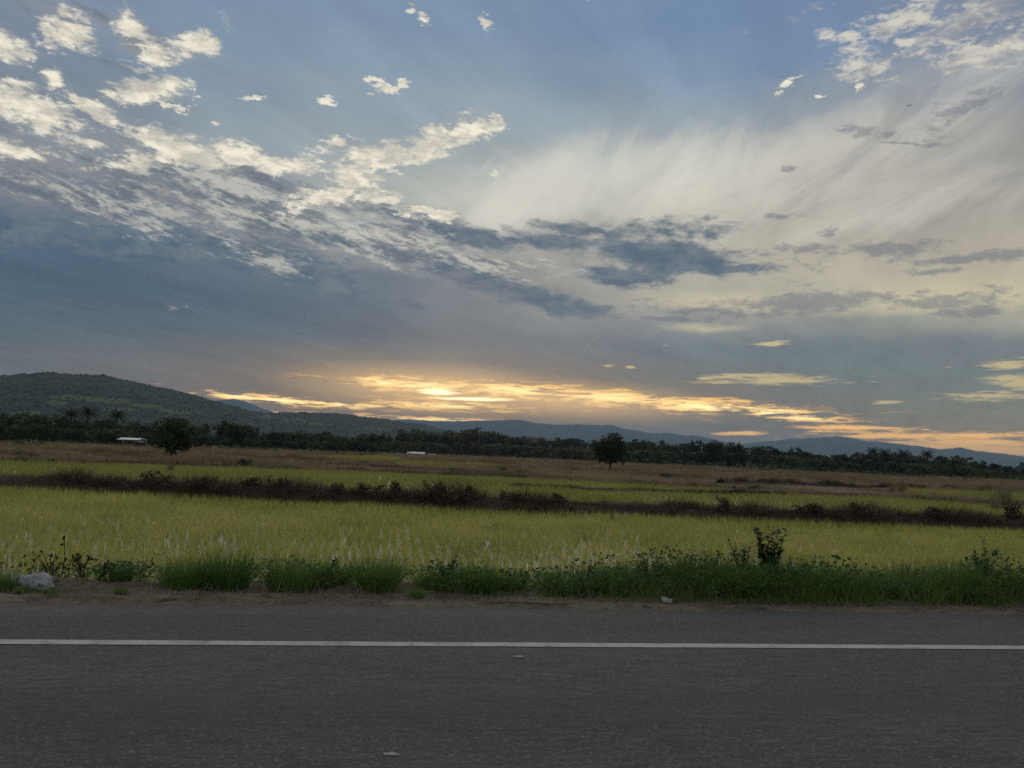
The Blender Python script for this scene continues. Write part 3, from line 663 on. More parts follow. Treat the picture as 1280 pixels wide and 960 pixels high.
# ------------------------------------------------------------------ verge grass and its tussocks
def verge_top(s): return None
def vgrass():
    rng = np.random.default_rng(90); n = 95000
    s_ = rng.uniform(-11, 14, n); nn = rng.uniform(7.62, 9.9, n)
    cover = np.interp(s_, [-11, -4.6, -2.8, -1.0, 1.5, 2.3, 14], [0.08, 0.12, 0.16, 0.16, 0.30, 1.0, 1.0])
    # the bare dirt strip on the left is wider
    front = np.interp(s_, [-11, -4.4, -2.5, 0.0, 1.3, 2.2, 14], [8.15, 8.12, 7.95, 7.92, 7.85, 7.70, 7.66]) + 0.05 * fbm1(s_, 91, 4, 1.5)
    keep = (nn > front) & (rng.uniform(0, 1, n) < cover * (0.7 + 0.5 * fbm2(s_, nn, 92, 3, 1.4)))
    s_, nn = s_[keep], nn[keep]; fr = front[keep]
    h = np.interp(s_, [-11, -4, 1.0, 2.4, 5, 9, 14], [0.08, 0.09, 0.12, 0.24, 0.32, 0.27, 0.30]) * rng.uniform(0.5, 1.25, len(s_)) * np.clip(0.80 + 0.75 * fbm1(s_, 95, 4, 1.5) + 0.25 * (rng.uniform(0, 1, len(s_)) > 0.97), 0.28, 1.8) * np.clip(0.45 + (nn - fr) * 1.6, 0.4, 1.0)
    x, y = rd(s_, nn); P = np.stack([x, y, verge_z(s_, nn) - 0.01], 1)
    V, F = blades(P, h, 0.006 * rng.uniform(0.6, 1.5, len(x)), lean=0.35, curl=0.8, rng=rng)
    link('verge_grass', fast_mesh('verge_grass', V, F, M['verge']), kind='stuff')
    n = 5200; s_ = rng.uniform(-11, 14, n); nn = rng.uniform(7.9, 9.9, n); k = fbm1(s_, 97, 4, 0.9) > -0.1; s_, nn = s_[k], nn[k]; x, y = rd(s_, nn)
    V, F = blades(np.stack([x, y, verge_z(s_, nn)], 1), np.interp(s_, [-11, 1, 3, 14], [0.16, 0.2, 0.36, 0.40]) * rng.uniform(0.4, 1.2, len(x)), 0.0055, lean=0.6, curl=0.8, rng=rng)
    link('dry_straw', fast_mesh('dry_straw', V, F, M['drynear']), kind='stuff')
    # thin straw and creeping litter over the dirt
    n = 9000; s_ = rng.uniform(-11, 14, n); nn = EDGE + 0.10 + np.abs(rng.normal(0, 0.45, n)); k = nn < 9.6; s_, nn = s_[k], nn[k]
    x, y = rd(s_, nn); P = np.stack([x, y, verge_z(s_, nn)], 1)
    V, F = blades(P, 0.07 * rng.uniform(0.3, 1.4, len(x)), 0.005, lean=1.6, curl=0.3, rng=rng)
    link('dry_straw', fast_mesh('dry_straw', V, F, M['drynear']), kind='stuff')
vgrass()
def creepers():
    rg = np.random.default_rng(93); n = 26000; s_ = rg.uniform(-11, 14, n); nn = rg.uniform(7.75, 9.8, n)
    m_ = fbm2(s_, nn * 1.3, 94, 4, 0.8); keep = (m_ > np.interp(s_, [-11, -1, 1.5, 2.5, 14], [0.62, 0.45, 0.20, -0.10, -0.10])) & (nn > np.interp(s_, [-11, 1, 2.5, 14], [8.2, 8.0, 7.72, 7.72]))
    s_, nn, m_ = s_[keep], nn[keep], m_[keep]; x, y = rd(s_, nn)
    top = np.interp(s_, [-11, 1, 3, 14], [0.16, 0.22, 0.40, 0.42]) * np.clip(0.45 + 0.9 * m_, 0.3, 1.25)
    C = np.stack([x, y, verge_z(s_, nn) + top * np.sqrt(rg.uniform(0.05, 1, len(x)))], 1)
    V, F = leaf_cards(C, np.tile([0.0, -0.4, 0.8], (len(C), 1)), 0.024, rg, 0.5)
    link('creeping_weeds', fast_mesh('creeping_weeds', V, F, M['weed']), kind='stuff')

def tussock_mesh(seed, R_, h, n, wid=0.0065, lean=0.5, mat='clump'):
    rng = np.random.default_rng(seed); a = rng.uniform(0, 2 * math.pi, n); r = R_ * np.sqrt(rng.uniform(0, 1, n)) * 0.55
    P = np.stack([r * np.cos(a) * 1.3, r * np.sin(a), np.full(n, -0.015)], 1)
    V, F = blades(P, h * rng.uniform(0.45, 1.1, n) * (1.05 - 0.45 * r / R_), wid * rng.uniform(0.6, 1.5, n), az=a + rng.normal(0, 0.7, n), lean=lean, curl=0.9, rng=rng)
    return fast_mesh('grass_tussock', V, F, M[mat])
TM = [tussock_mesh(100 + k, 0.34, 0.34, 620) for k in range(4)]
def place_on_verge(px, n_):
    """point of the verge at distance n_ from the camera's side line, on the sight line of a pixel column"""
    d = ray(px, 735); s1, n1 = to_sn(d[0], d[1]); k = n_ / n1; s_ = s1 * k
    x, y = rd(s_, n_); return x, y, float(verge_z(np.array(s_), np.array(n_))), s_
tus = [(8, 8.15, 0.50, 'small dark grass tuft at the left edge of the picture beside the pale rock'),
       (27, 7.95, 0.30, 'tiny grass tuft on the dirt just in front of the pale rock'),
       (62, 7.93, 0.28, 'tiny grass tuft on the dirt to the right of the pale rock'),
       (150, 8.5, 0.55, 'low grass tuft between the pale rock and the first big tussock'),
       (151, 7.80, 0.20, 'lone sprig of grass on bare dirt close to the asphalt'),
       (232, 8.3, 1.00, 'first big green tussock from the left, shoulder to shoulder with another'),
       (282, 8.35, 1.02, 'second big green tussock from the left, ragged top'),
       (365, 8.35, 1.08, 'tallest green tussock left of the middle of the verge'),
       (418, 8.5, 0.85, 'middling green tussock between the tallest and the wide one'),
       (470, 8.3, 0.95, 'wide green tussock above the small tuft at the road edge'),
       (520, 7.85, 0.35, 'small dark tuft at the very edge of the asphalt near the middle'),
       (545, 8.4, 0.80, 'green tussock just right of the wide one, left of a gap'),
       (600, 8.35, 0.85, 'green tussock right of the gap near the middle of the verge'),
       (632, 8.5, 0.70, 'lesser green tussock beside the dead brown stalks'),
       (710, 8.3, 0.85, 'low spreading tussock where the continuous right hand grass begins'),
       (770, 8.4, 0.95, 'broad green tussock above the white scrap, left of the leafy weed'),
       (870, 8.4, 1.15, 'high green tussock immediately left of the tall leafy weed'),
       (925, 8.2, 1.10, 'dense green tussock at the foot of the tall leafy weed'),
       (1000, 8.4, 1.05, 'dense green tussock just right of the tall leafy weed'),
       (1065, 8.3, 0.95, 'green tussock midway between the two tall weeds'),
       (1130, 8.35, 0.95, 'green tussock left of the far right weed'),
       (1195, 8.3, 1.10, 'high tussock leaning against the far right weed'),
       (1262, 8.3, 1.10, 'green tussock at the right edge of the picture')]
for k, (px, n_, sc, lab) in enumerate(tus):
    x, y, z, _ = place_on_verge(px, n_)
    link('grass_tussock', TM[k % 4], loc=(x, y, z), label=lab, category='grass tuft', group='grass tufts along the verge').rotation_euler = (0, 0, k * 1.7)
    COL.objects[-1].scale = (sc * (1.15 if px > 700 else 0.90), sc * (1.05 if px > 700 else 0.9), sc * (1.18 if k % 3 else 1.40) * (1.12 if px > 840 else 1.0))

CT = [tussock_mesh(130 + k, 0.26, 0.50, 150, 0.011, 0.55, m_) for k, m_ in enumerate(('clump', 'verge', 'clump'))]
for k, (px, n_, sc, lab) in enumerate([(255, 8.6, 0.75, 'coarse long bladed grass behind the first two big tussocks'), (352, 8.55, 0.85, 'coarse arching grass behind the tallest left tussock'), (487, 8.6, 0.70, 'coarse grass fanning out above the wide left tussock'),
        (588, 8.6, 0.62, 'coarse grass sticking up near the middle of the verge'), (690, 8.5, 0.60, 'sparse coarse blades where the gap in the verge ends'), (745, 8.6, 0.72, 'coarse fan of blades above and left of the white scrap'),
        (845, 8.5, 0.92, 'tall coarse grass left of the tall leafy weeds'), (902, 8.7, 1.02, 'tall coarse grass touching the left arm of the tallest weed'), (985, 8.6, 0.92, 'tall coarse grass touching the right side of the tallest weed'),
        (1035, 8.6, 0.70, 'coarse grass fan some way right of the tallest weed'), (1098, 8.7, 0.62, 'short coarse grass beside the dark dead stalks'), (1152, 8.5, 0.82, 'coarse grass fan left of the bent stem'),
        (1188, 8.7, 0.95, 'tall coarse grass behind the bent stem'), (1222, 8.6, 1.05, 'tallest coarse grass, wrapped round the spindly weed'), (1252, 8.5, 0.95, 'coarse grass between the spindly weed and the right edge')]):
    x, y, z, _ = place_on_verge(px, n_)
    o = link('grass_tussock', CT[k % 3], loc=(x, y, z), label=lab, category='grass tuft', group='coarse grass tufts of the verge'); o.rotation_euler = (0, 0, k * 2.1); o.scale = (sc, sc * 0.9, sc)

# ------------------------------------------------------------------ tubes, trunks, leaves
def tube(pts, rad, sides=6):
    pts = [Vector(p) for p in pts]; V, F = [], []
    for i, p in enumerate(pts):
        d = (pts[min(i + 1, len(pts) - 1)] - pts[max(i - 1, 0)]).normalized()
        u = d.orthogonal().normalized() if abs(d.z) < 0.98 else Vector((1, 0, 0)); v = d.cross(u).normalized(); u = v.cross(d).normalized()
        for k in range(sides):
            a = 2 * math.pi * k / sides; q = p + (u * math.cos(a) + v * math.sin(a)) * rad[i]; V.append(tuple(q))
    for i in range(len(pts) - 1):
        for k in range(sides):
            a, b_ = i * sides + k, i * sides + (k + 1) % sides
            F.append((a, b_, b_ + sides)); F.append((a, b_ + sides, a + sides))
    top = len(V); V.append(tuple(pts[-1]))
    for k in range(sides): F.append(((len(pts) - 1) * sides + k, (len(pts) - 1) * sides + (k + 1) % sides, top))
    return np.array(V), np.array(F)
def leaf_cards(C, N_, size, rng, aspect=0.55):
    """small pointed leaf faces (2 triangles, folded) at points C facing roughly N_"""
    n = len(C); d = rng.normal(0, 1, (n, 3)); d /= np.linalg.norm(d, axis=1)[:, None]
    nn = N_ + rng.normal(0, 0.8, (n, 3)); nn /= np.linalg.norm(nn, axis=1)[:, None]
    u = np.cross(d, nn); u /= np.linalg.norm(u, axis=1)[:, None] + 1e-9; v = np.cross(nn, u)
    s = (size * rng.uniform(0.6, 1.4, n))[:, None]
    V = np.stack([C - u * s, C + v * s * aspect + nn * s * 0.1, C + u * s, C - v * s * aspect + nn * s * 0.1], 1).reshape(-1, 3)
    b_ = (np.arange(n) * 4)[:, None, None]
    return V, (b_ + np.array([[0, 1, 2], [0, 2, 3]])[None]).reshape(-1, 3)
def crown(blobs_, n, size, rng, fill=0.55):
    vol = np.array([b_[3] * b_[4] * b_[5] for b_ in blobs_]) ** 0.7; vol /= vol.sum(); parts = []
    for (cx_, cy_, cz, rx, ry, rz), f in zip(blobs_, vol):
        m_ = max(8, int(n * f)); d = rng.normal(0, 1, (m_, 3)); d /= np.linalg.norm(d, axis=1)[:, None]
        # leaves gather in sprays on the shell of each clump, fewer inside
        k = max(5, m_ // 14); sp_ = d[rng.integers(0, k, m_)]; dd = sp_ + rng.normal(0, 0.28, (m_, 3)); dd /= np.linalg.norm(dd, axis=1)[:, None]
        r = rng.uniform(fill, 1.10, m_)[:, None]
        C = np.array([cx_, cy_, cz]) + dd * r * np.array([rx, ry, rz])
        parts.append(leaf_cards(C, dd, size, rng))
    return join(parts)
def tree_parts(seed, kind):
    """unit tree of about 1 high: trunk with limbs, and crown"""
    rng = np.random.default_rng(seed); T = []; B = []
    if kind == 'round':
        th = 0.30; nb = 16; W_ = 0.40
        for k in range(nb):
            a = rng.uniform(0, 6.28); r = math.sqrt(rng.uniform(0, 1)) * W_ * 0.68; z = rng.uniform(0.42, 0.86); s = rng.uniform(0.11, 0.19)
            B.append((r * math.cos(a), r * math.sin(a), z, s * 1.15, s * 1.15, s * 0.85))
        B.append((0, 0, 0.6, 0.28, 0.28, 0.27)); n, size = 3000, 0.026
    elif kind == 'dome':         # field tree, round and full nearly to the ground
        th = 0.18; nb = 26; W_ = 0.46
        for k in range(nb):
            a = rng.uniform(0, 6.28); z = rng.uniform(0.30, 0.86); r = math.sqrt(rng.uniform(0.1, 1)) * W_ * math.sqrt(max(0.05, 1 - ((z - 0.55) / 0.42) ** 2)) * 0.80; s = rng.uniform(0.10, 0.17)
            B.append((r * math.cos(a), r * math.sin(a), z, s * 1.15, s * 1.15, s))
        B.append((0, 0, 0.54, 0.36, 0.36, 0.30)); n, size = 6000, 0.024
    elif kind == 'low':
        th = 0.12; nb = 12; W_ = 0.55
        for k in range(nb):
            a = rng.uniform(0, 6.28); r = math.sqrt(rng.uniform(0, 1)) * W_ * 0.75; z = rng.uniform(0.25, 0.78) * (1 - 0.3 * r); s = rng.uniform(0.13, 0.24)
            B.append((r * math.cos(a), r * math.sin(a), z, s * 1.2, s * 1.2, s * 0.9))
        B.append((0, 0, 0.35, 0.4, 0.4, 0.3)); n, size = 900, 0.045
    elif kind == 'oval':
        th = 0.18; nb = 12; W_ = 0.30
        for k in range(nb):
            a = rng.uniform(0, 6.28); r = math.sqrt(rng.uniform(0, 1)) * W_ * 0.7; z = rng.uniform(0.3, 0.88); s = rng.uniform(0.10, 0.19)
            B.append((r * math.cos(a), r * math.sin(a), z, s * 1.1, s * 1.1, s))
        B.append((0, 0, 0.5, 0.2, 0.2, 0.3)); n, size = 900, 0.036
    elif kind == 'broken':       # uneven crown on visible limbs, sky between the clumps
        th = 0.34; nb = 9; W_ = 0.38
        for k in range(nb):
            a = rng.uniform(0, 6.28); r = rng.uniform(0.3, 1) * W_ * 0.8; z = rng.uniform(0.5, 0.92); s = rng.uniform(0.08, 0.15)
            B.append((r * math.cos(a), r * math.sin(a), z, s * 1.35, s * 1.2, s * 0.6))
        n, size = 800, 0.036
    elif kind == 'umbrella':
        th = 0.5; nb = 8; W_ = 0.45
        for k in range(nb):
            a = k * 6.28 / nb + rng.uniform(-.3, .3); r = rng.uniform(0.35, 0.9) * W_; z = 0.86 + rng.uniform(-0.10, 0.08); s = rng.uniform(0.10, 0.16)
            B.append((r * math.cos(a), r * math.sin(a), z, s * 1.4, s * 1.4, s * 0.42))
        n, size = 700, 0.032
    bend = rng.uniform(-0.03, 0.03, 2); parts = []
    r0 = 0.030 if kind in ('round', 'low') else 0.022
    parts.append(tube([(0, 0, -0.03), (bend[0] * 0.3, 0, th * 0.5), (bend[0], bend[1], th)], [r0 * 1.35, r0, r0 * 0.85]))
    for b_ in B[:9 if kind != 'umbrella' else 8]:
        mid = (b_[0] * 0.45 + bend[0], b_[1] * 0.45 + bend[1], th + (b_[2] - th) * 0.55)
        parts.append(tube([(bend[0], bend[1], th * 0.93), mid, (b_[0], b_[1], b_[2])], [r0 * 0.6, r0 * 0.4, r0 * 0.15], 5))
    return join(parts), crown(B, n, size, rng)
TREES = {}
def tree_proto(kind, seed, mat, scale=1.0):
    key = (kind, seed, mat)
    if key not in TREES:
        (tv, tf), (cv, cf) = tree_parts(seed, kind)
        TREES[key] = (fast_mesh('trunk', tv, tf, M['bark'], True), fast_mesh('crown', cv, cf, M[mat]))
    return TREES[key]
def add_tree(kind, seed, mat, loc, h, rz, label, group=None, wide=1.0, name='tree', cat='tree'):
    tm, cm_ = tree_proto(kind, seed, mat)
    r = root(name, label, cat, loc, rz, (h * wide, h * wide, h), group)
    link('trunk', tm, r); link('crown', cm_, r); return r

# coconut palm: curved ringed trunk, crown of arching fronds with hanging leaflets
def palm_meshes(seed):
    rng = np.random.default_rng(seed); lx, ly = rng.uniform(-0.06, 0.06, 2)
    tv = tube([(0, 0, -0.03), (lx * 0.3, ly * 0.3, 0.3), (lx * 0.8, ly * 0.8, 0.6), (lx, ly, 0.80)], [0.026, 0.018, 0.015, 0.013], 7)
    fr = []
    for k in range(26):
        a = k * 2.399 + rng.uniform(-.2, .2); up = -0.35 + 1.75 * (1 - k / 26) ; L_ = rng.uniform(0.24, 0.30); parts = []
        P = []
        for s in np.linspace(0, 1, 9):
            r = L_ * s * math.cos(up * (1 - s * 0.4)); z = L_ * (math.sin(up) * s - 0.62 * s * s * max(0.35, math.cos(up)))
            P.append(Vector((lx + r * math.cos(a), ly + r * math.sin(a), 0.80 + z)))
        parts.append(tube(P, list(np.linspace(0.006, 0.0015, 9)), 3))
        side = Vector((-math.sin(a), math.cos(a), 0)); V, F = [], []
        for i in range(1, 9):
            for f in (0.0, 0.5):
                if i == 8 and f: continue
                p = P[i].lerp(P[min(i + 1, 8)], f); d = (P[min(i + 1, 8)] - P[i - 1]).normalized(); wl = 0.075 * math.sin(math.pi * (0.15 + 0.78 * i / 8.5))
                for sg in (-1, 1):
                    tip = p + side * sg * wl * 0.85 + d * wl * 0.5 + Vector((0, 0, -wl * rng.uniform(0.3, 0.8)))
                    b0 = len(V); V += [tuple(p - d * 0.007), tuple(p + d * 0.007), tuple(tip)]; F.append((b0, b0 + 1, b0 + 2))
        parts.append((np.array(V), np.array(F))); fr.append(join(parts))
    return fast_mesh('trunk', *tv, M['bark'], True), [fast_mesh('frond', *f, M['palm']) for f in fr]
PALMS = [palm_meshes(300 + k) for k in range(2)]
def add_palm(k, loc, h, rz, label, group):
    tm, frs = PALMS[k % 2]; r = root('palm_tree', label, 'palm tree', loc, rz, h, group)
    link('trunk', tm, r); cr = link('crown', fast_mesh_join(k % 2), r); return r
_pc = {}
def fast_mesh_join(k):
    if k not in _pc:
        parts = []; base = 0
        for me in PALMS[k][1]:
            V = np.empty(len(me.vertices) * 3, np.float32); me.vertices.foreach_get('co', V); F = np.empty(len(me.loops), np.int32); me.loops.foreach_get('vertex_index', F)
            parts.append((V.reshape(-1, 3), F.reshape(-1, 3)))
        _pc[k] = fast_mesh('crown', *join(parts), M['palm'])
    return _pc[k]
# banana plants: a sheaf of long drooping paddle leaves
def banana_mesh(seed):
    rng = np.random.default_rng(seed); V, F = [], []
    parts = [tube([(0, 0, -0.03), (0, 0, 0.42)], [0.05, 0.035], 6)]
    for k in range(9):
        a = k * 2.4 + rng.uniform(-.3, .3); up = rng.uniform(0.7, 1.35); L_ = rng.uniform(0.5, 0.68); V, F = [], []
        side = Vector((-math.sin(a), math.cos(a), 0))
        for i, s in enumerate(np.linspace(0, 1, 6)):
            r = L_ * s * math.cos(up) * (1 + 0.5 * s); z = 0.38 + L_ * (math.sin(up) * s - 0.42 * s * s); c_ = Vector((r * math.cos(a), r * math.sin(a), z))
            w2 = 0.085 * math.sin(math.pi * min(0.08 + 0.9 * s, 0.985))
            V += [tuple(c_ - side * w2 - Vector((0, 0, w2 * 0.35))), tuple(c_), tuple(c_ + side * w2 - Vector((0, 0, w2 * 0.35)))]
            if i:
                b0 = (i - 1) * 3
                for q in (0, 1): F += [(b0 + q, b0 + q + 1, b0 + q + 4), (b0 + q, b0 + q + 4, b0 + q + 3)]
        parts.append((np.array(V), np.array(F)))
    return fast_mesh('stem', *parts[0], M['banana'], True), fast_mesh('leaves', *join(parts[1:]), M['banana'])
BAN = [banana_mesh(400 + k) for k in range(3)]
def add_banana(k, loc, h, rz, label, group):
    r = root('banana_plant', label, 'banana plant', loc, rz, h, group); link('stem', BAN[k % 3][0], r); link('crown', BAN[k % 3][1], r); return r

def foot(px, dist):
    """foot of something standing on the plain at a given distance, in the direction of a pixel column"""
    y = 560 + (px - 640) * math.tan(ROLL); d = ray(px, y); k = dist / math.hypot(d[0], d[1]); x, y = d[0] * k, d[1] * k
    return (x, y, float(ground_z(x, y)) - 0.05)
def height_for(px, top_y, dist):
    d = ray(px, top_y); z = CAM_H + d[2] * dist / math.hypot(d[0], d[1]); return z - foot(px, dist)[2]

creepers()
# lone trees
p = hit(763, 589); D1 = math.hypot(p[0], p[1])
add_tree('dome', 501, 'treedark', foot(763, D1), height_for(763, 541.5, D1), 0.4, 'round dense lone tree with a short trunk in the open dry field, right of centre', wide=1.22)
p = hit(217, 577); D2 = math.hypot(p[0], p[1])
add_tree('dome', 502, 'treedark', foot(217, D2), height_for(217, 519.5, D2), 1.9, 'black green round tree standing forward of the left grove, in the dry grass', wide=0.98)
TREE_L, TREE_R = D2, D1
# left grove
rng = np.random.default_rng(600)
ORD = ('first second third fourth fifth sixth seventh eighth ninth tenth eleventh twelfth thirteenth fourteenth fifteenth sixteenth seventeenth eighteenth nineteenth twentieth').split()
ORD += ['twenty ' + o_ for o_ in ORD[:9]] + ['thirtieth'] + ['thirty ' + o_ for o_ in ORD[:9]] + ['fortieth'] + ['forty ' + o_ for o_ in ORD[:9]] + ['fiftieth'] + ['fifty ' + o_ for o_ in ORD[:9]]
SHAPE = {'round': 'round headed', 'dome': 'full round', 'low': 'wide bushy', 'oval': 'narrow upright', 'broken': 'ragged open', 'umbrella': 'flat topped'}
def belt(n, px0, px1, base, dist, tops, kinds, mats, labels, group, jit=3.0, wide=(0.8, 1.3)):
    """a row of trees: tops = profile of the tree line in photo rows"""
    cnt = {}
    for i in range(n):
        px = px0 + (px1 - px0) * (i + rng.uniform(0.1, 0.9)) / n
        d = np.interp(px, *dist) * rng.uniform(0.93, 1.10)
        ty = np.interp(px, *tops) + rng.uniform(-1, 1) * jit
        kd = kinds[rng.integers(0, len(kinds))]; mt = mats[rng.integers(0, len(mats))]
        loc = foot(px, d); h = max(1.2, height_for(px, ty - 1.5, d) / {'low': 0.84, 'oval': 0.97, 'broken': 0.97, 'round': 0.97}.get(kd, 1.0)); sd_ = 520 + int(rng.integers(0, 3))
        w_ = rng.uniform(*wide) * (1.25 if kd == 'low' else 1.0)
        cnt[kd] = cnt.get(kd, 0) + 1
        add_tree(kd, sd_, mt, loc, h, rng.uniform(0, 6.28), ORD[cnt[kd] - 1] + ' ' + SHAPE[kd] + ' ' + labels, group, wide=w_)
g = 'trees of the left grove below the hill'
lt = ([0, 40, 90, 130, 170, 200, 250, 290, 330, 350, 400, 440, 480], [517, 516, 522, 527, 530, 531, 532, 528, 541, 538, 541, 543, 545])
belt(34, -70, 470, None, ([-70, 470], [215, 260]), lt, ['oval', 'low', 'low', 'round'], ['treedark', 'treedark', 'treegreen'], 'tree from the left in the left grove, back row', g)
lt2 = ([0, 60, 130, 200, 260, 330, 420, 480], [530, 532, 538, 543, 545, 550, 552, 555])
belt(46, -70, 470, None, ([-70, 470], [165, 215]), lt2, ['low', 'low', 'round', 'oval'], ['treedark', 'treegreen', 'treedark'], 'tree from the left in the front row of the left grove', 'low trees along the front of the left grove', 2.5)
add_tree('round', 521, 'treedark', foot(298, 190), height_for(298, 526, 190), 0.3, 'broad dark tree standing highest in the right half of the left grove', wide=1.25)
add_tree('round', 520, 'treedark', foot(344, 200), height_for(344, 536, 200), 2.3, 'small round topped tree at the right end of the left grove', wide=1.2)
for px, ty, d, lab in ((86, 514, 205, 'leftmost and widest of the three palms in the left grove'), (107, 511.5, 200, 'middle palm of three, the tallest one in the left grove'), (146, 515, 205, 'rightmost of the three palms in the left grove, above the white roofed shed')):
    add_palm(int(px), foot(px, d), height_for(px, ty - 2, d) * 1.06, px * 0.37, lab, 'palms of the left grove')
# middle wood
mt_ = ([430, 470, 500, 530, 560, 585, 600, 625, 650, 680, 720, 745, 800], [548, 545, 540, 540, 541, 536, 541, 542, 545, 549, 552, 553, 556])
belt(40, 425, 800, None, ([425, 800], [400, 430]), mt_, ['round', 'oval', 'oval', 'low'], ['treeolive', 'treeolive', 'treegreen'], 'tree from the left in the back row of the middle wood', 'trees of the middle wood', 2.5, (0.9, 1.5))
mt2 = ([430, 500, 560, 640, 720, 800], [556, 554, 554, 556, 560, 563])
belt(30, 430, 790, None, ([430, 790], [350, 370]), mt2, ['low', 'low', 'oval'], ['treeolive', 'treegreen'], 'tree from the left in the front row of the middle wood', 'low front trees of the middle wood', 2.0, (1.0, 1.5))
add_tree('umbrella', 531, 'treedark', foot(697, 380), height_for(697, 548, 380), 0.2, 'flat topped tree with sky under its crown, left of the lone round tree', wide=1.25)
add_tree('umbrella', 532, 'treedark', foot(712, 385), height_for(712, 547, 385), 1.2, 'slanting flat topped tree next to the lone round tree, the taller of two', wide=1.0)
add_tree('oval', 522, 'treeolive', foot(585, 372), height_for(585, 535.5, 372), 1.2, 'highest tree of the middle wood, standing out above its roofline', wide=1.2)
# right belt
rt = ([780, 800, 830, 860, 880, 895, 915, 940, 960, 985, 1010, 1050, 1080, 1110, 1150, 1200, 1240, 1280, 1340], [553, 551, 555, 555, 551, 550, 556, 557, 557, 562, 566, 569, 568, 567, 568, 573, 578, 586, 592])
belt(58, 780, 1350, None, ([780, 1050, 1350], [370, 330, 300]), rt, ['broken', 'oval', 'oval', 'low', 'round'], ['treedark', 'treedark', 'treegreen'], 'tree from the left on the skyline of the right belt', 'skyline trees of the right belt', 3.0, (0.9, 1.4))
rt2 = ([780, 850, 900, 960, 1020, 1100, 1180, 1240, 1350], [564, 565, 566, 569, 573, 577, 581, 588, 596])
belt(46, 770, 1350, None, ([770, 1050, 1350], [315, 275, 225]), rt2, ['low', 'oval', 'low'], ['treegreen', 'treedark', 'treedark'], 'tree from the left in the front row of the right belt', 'low trees along the front of the right belt', 2.0, (0.9, 1.4))
add_tree('round', 521, 'treedark', foot(893, 310), height_for(893, 549, 310), 0.9, 'largest dark tree of the right belt, a broad head over the mountains', wide=0.95)
add_tree('broken', 520, 'treedark', foot(922, 305), height_for(922, 552, 305), 2.9, 'tall ragged tree just right of the largest in the right belt', wide=1.0)
add_tree('round', 520, 'treedark', foot(801, 300), height_for(801, 550.5, 300), 1.9, 'dark bushy headed tree close to the right of the lone round tree', wide=0.9)
for px, ty, d, lab in ((1092, 561.5, 300, 'leftmost of the four palms on the skyline of the right belt'), (1106, 563, 305, 'second palm from the left on the right hand skyline'), (1129, 564, 300, 'third palm from the left on the right hand skyline'), (1160, 565, 290, 'rightmost palm on the skyline, apart from the other three')):
    add_palm(int(px), foot(px, d), height_for(px, ty - 1, d) * 1.06, px * 0.37, lab, 'palms of the right belt')
for i in range(46):
    px = 790 + i * 12 + rng.uniform(-5, 5); d = np.interp(px, [790, 1050, 1350], [285, 250, 205]) * rng.uniform(0.96, 1.04)
    add_banana(i, foot(px, d), height_for(px, np.interp(px, [790, 900, 1050, 1200, 1350], [569, 573, 582, 592, 606]) + rng.uniform(-2, 2), d), rng.uniform(0, 6.28), ORD[i] + ' banana plant from the left at the foot of the right belt', 'banana plants before the right belt')
for i in range(12):
    px = 30 + i * 36 + rng.uniform(-10, 10)
    add_banana(i, foot(px, 150), height_for(px, np.interp(px, [0, 440], [546, 559]) + rng.uniform(-2, 2), 150), rng.uniform(0, 6.28), ORD[i] + ' banana plant from the left before the left grove', 'banana plants before the left grove')

# scrub along the foot of each belt: low, so that the field meets the trees in an uneven line
def scrub(name, px0, px1, dist, n, h, mat, seed):
    rg = np.random.default_rng(seed); parts = []
    for i in range(n):
        px = rg.uniform(px0, px1); d = np.interp(px, *dist) * rg.uniform(0.93, 1.06); x, y, z = foot(px, d); s = h * rg.uniform(0.5, 1.3)
        V, F = crown([(0, 0, 0.45, 0.9, 0.9, 0.6), (0.5, 0.1, 0.3, 0.6, 0.6, 0.4), (-0.5, 0, 0.25, 0.6, 0.6, 0.35)], 90, 0.13, rg, 0.4); parts.append((V * s + np.array([x, y, z]), F))
    link(name, fast_mesh(name, *join(parts), M[mat]), kind='stuff')
scrub('scrub', -80, 470, ([-80, 470], [135, 185]), 150, 0.9, 'treegreen', 710)
scrub('scrub', 430, 800, ([430, 800], [330, 350]), 150, 1.7, 'treeolive', 711)
scrub('scrub', 780, 1360, ([780, 1360], [282, 200]), 230, 1.5, 'treegreen', 712)

# ------------------------------------------------------------------ single bushes in the fields and on the bund
def bush_meshes(seed, leafy=True):
    rg = np.random.default_rng(seed); B = [(rg.uniform(-.5, .5), rg.uniform(-.3, .3), rg.uniform(0.2, 0.7), s, s * 0.8, s * 0.75) for s in rg.uniform(0.18, 0.34, 8)] + [(0, 0, 0.3, 0.5, 0.4, 0.32)]
    tw = [tube([(rg.uniform(-.1, .1), 0, -0.05), (b_[0] * .5, b_[1] * .5, b_[2] * .6), (b_[0] * 1.1, b_[1], b_[2] + 0.25)], [0.02, 0.014, 0.005], 4) for b_ in B]
    for k in range(16):
        a = rg.uniform(0, 6.28); tw.append(tube([(rg.uniform(-.3, .3), 0, 0), (0.4 * math.cos(a), 0.3 * math.sin(a), 0.5), (0.75 * math.cos(a), 0.5 * math.sin(a), rg.uniform(0.5, 1.05))], [0.012, 0.009, 0.003], 3))
    return join(tw), crown(B, 1000, 0.040, rg, 0.35)
BUSH = {}
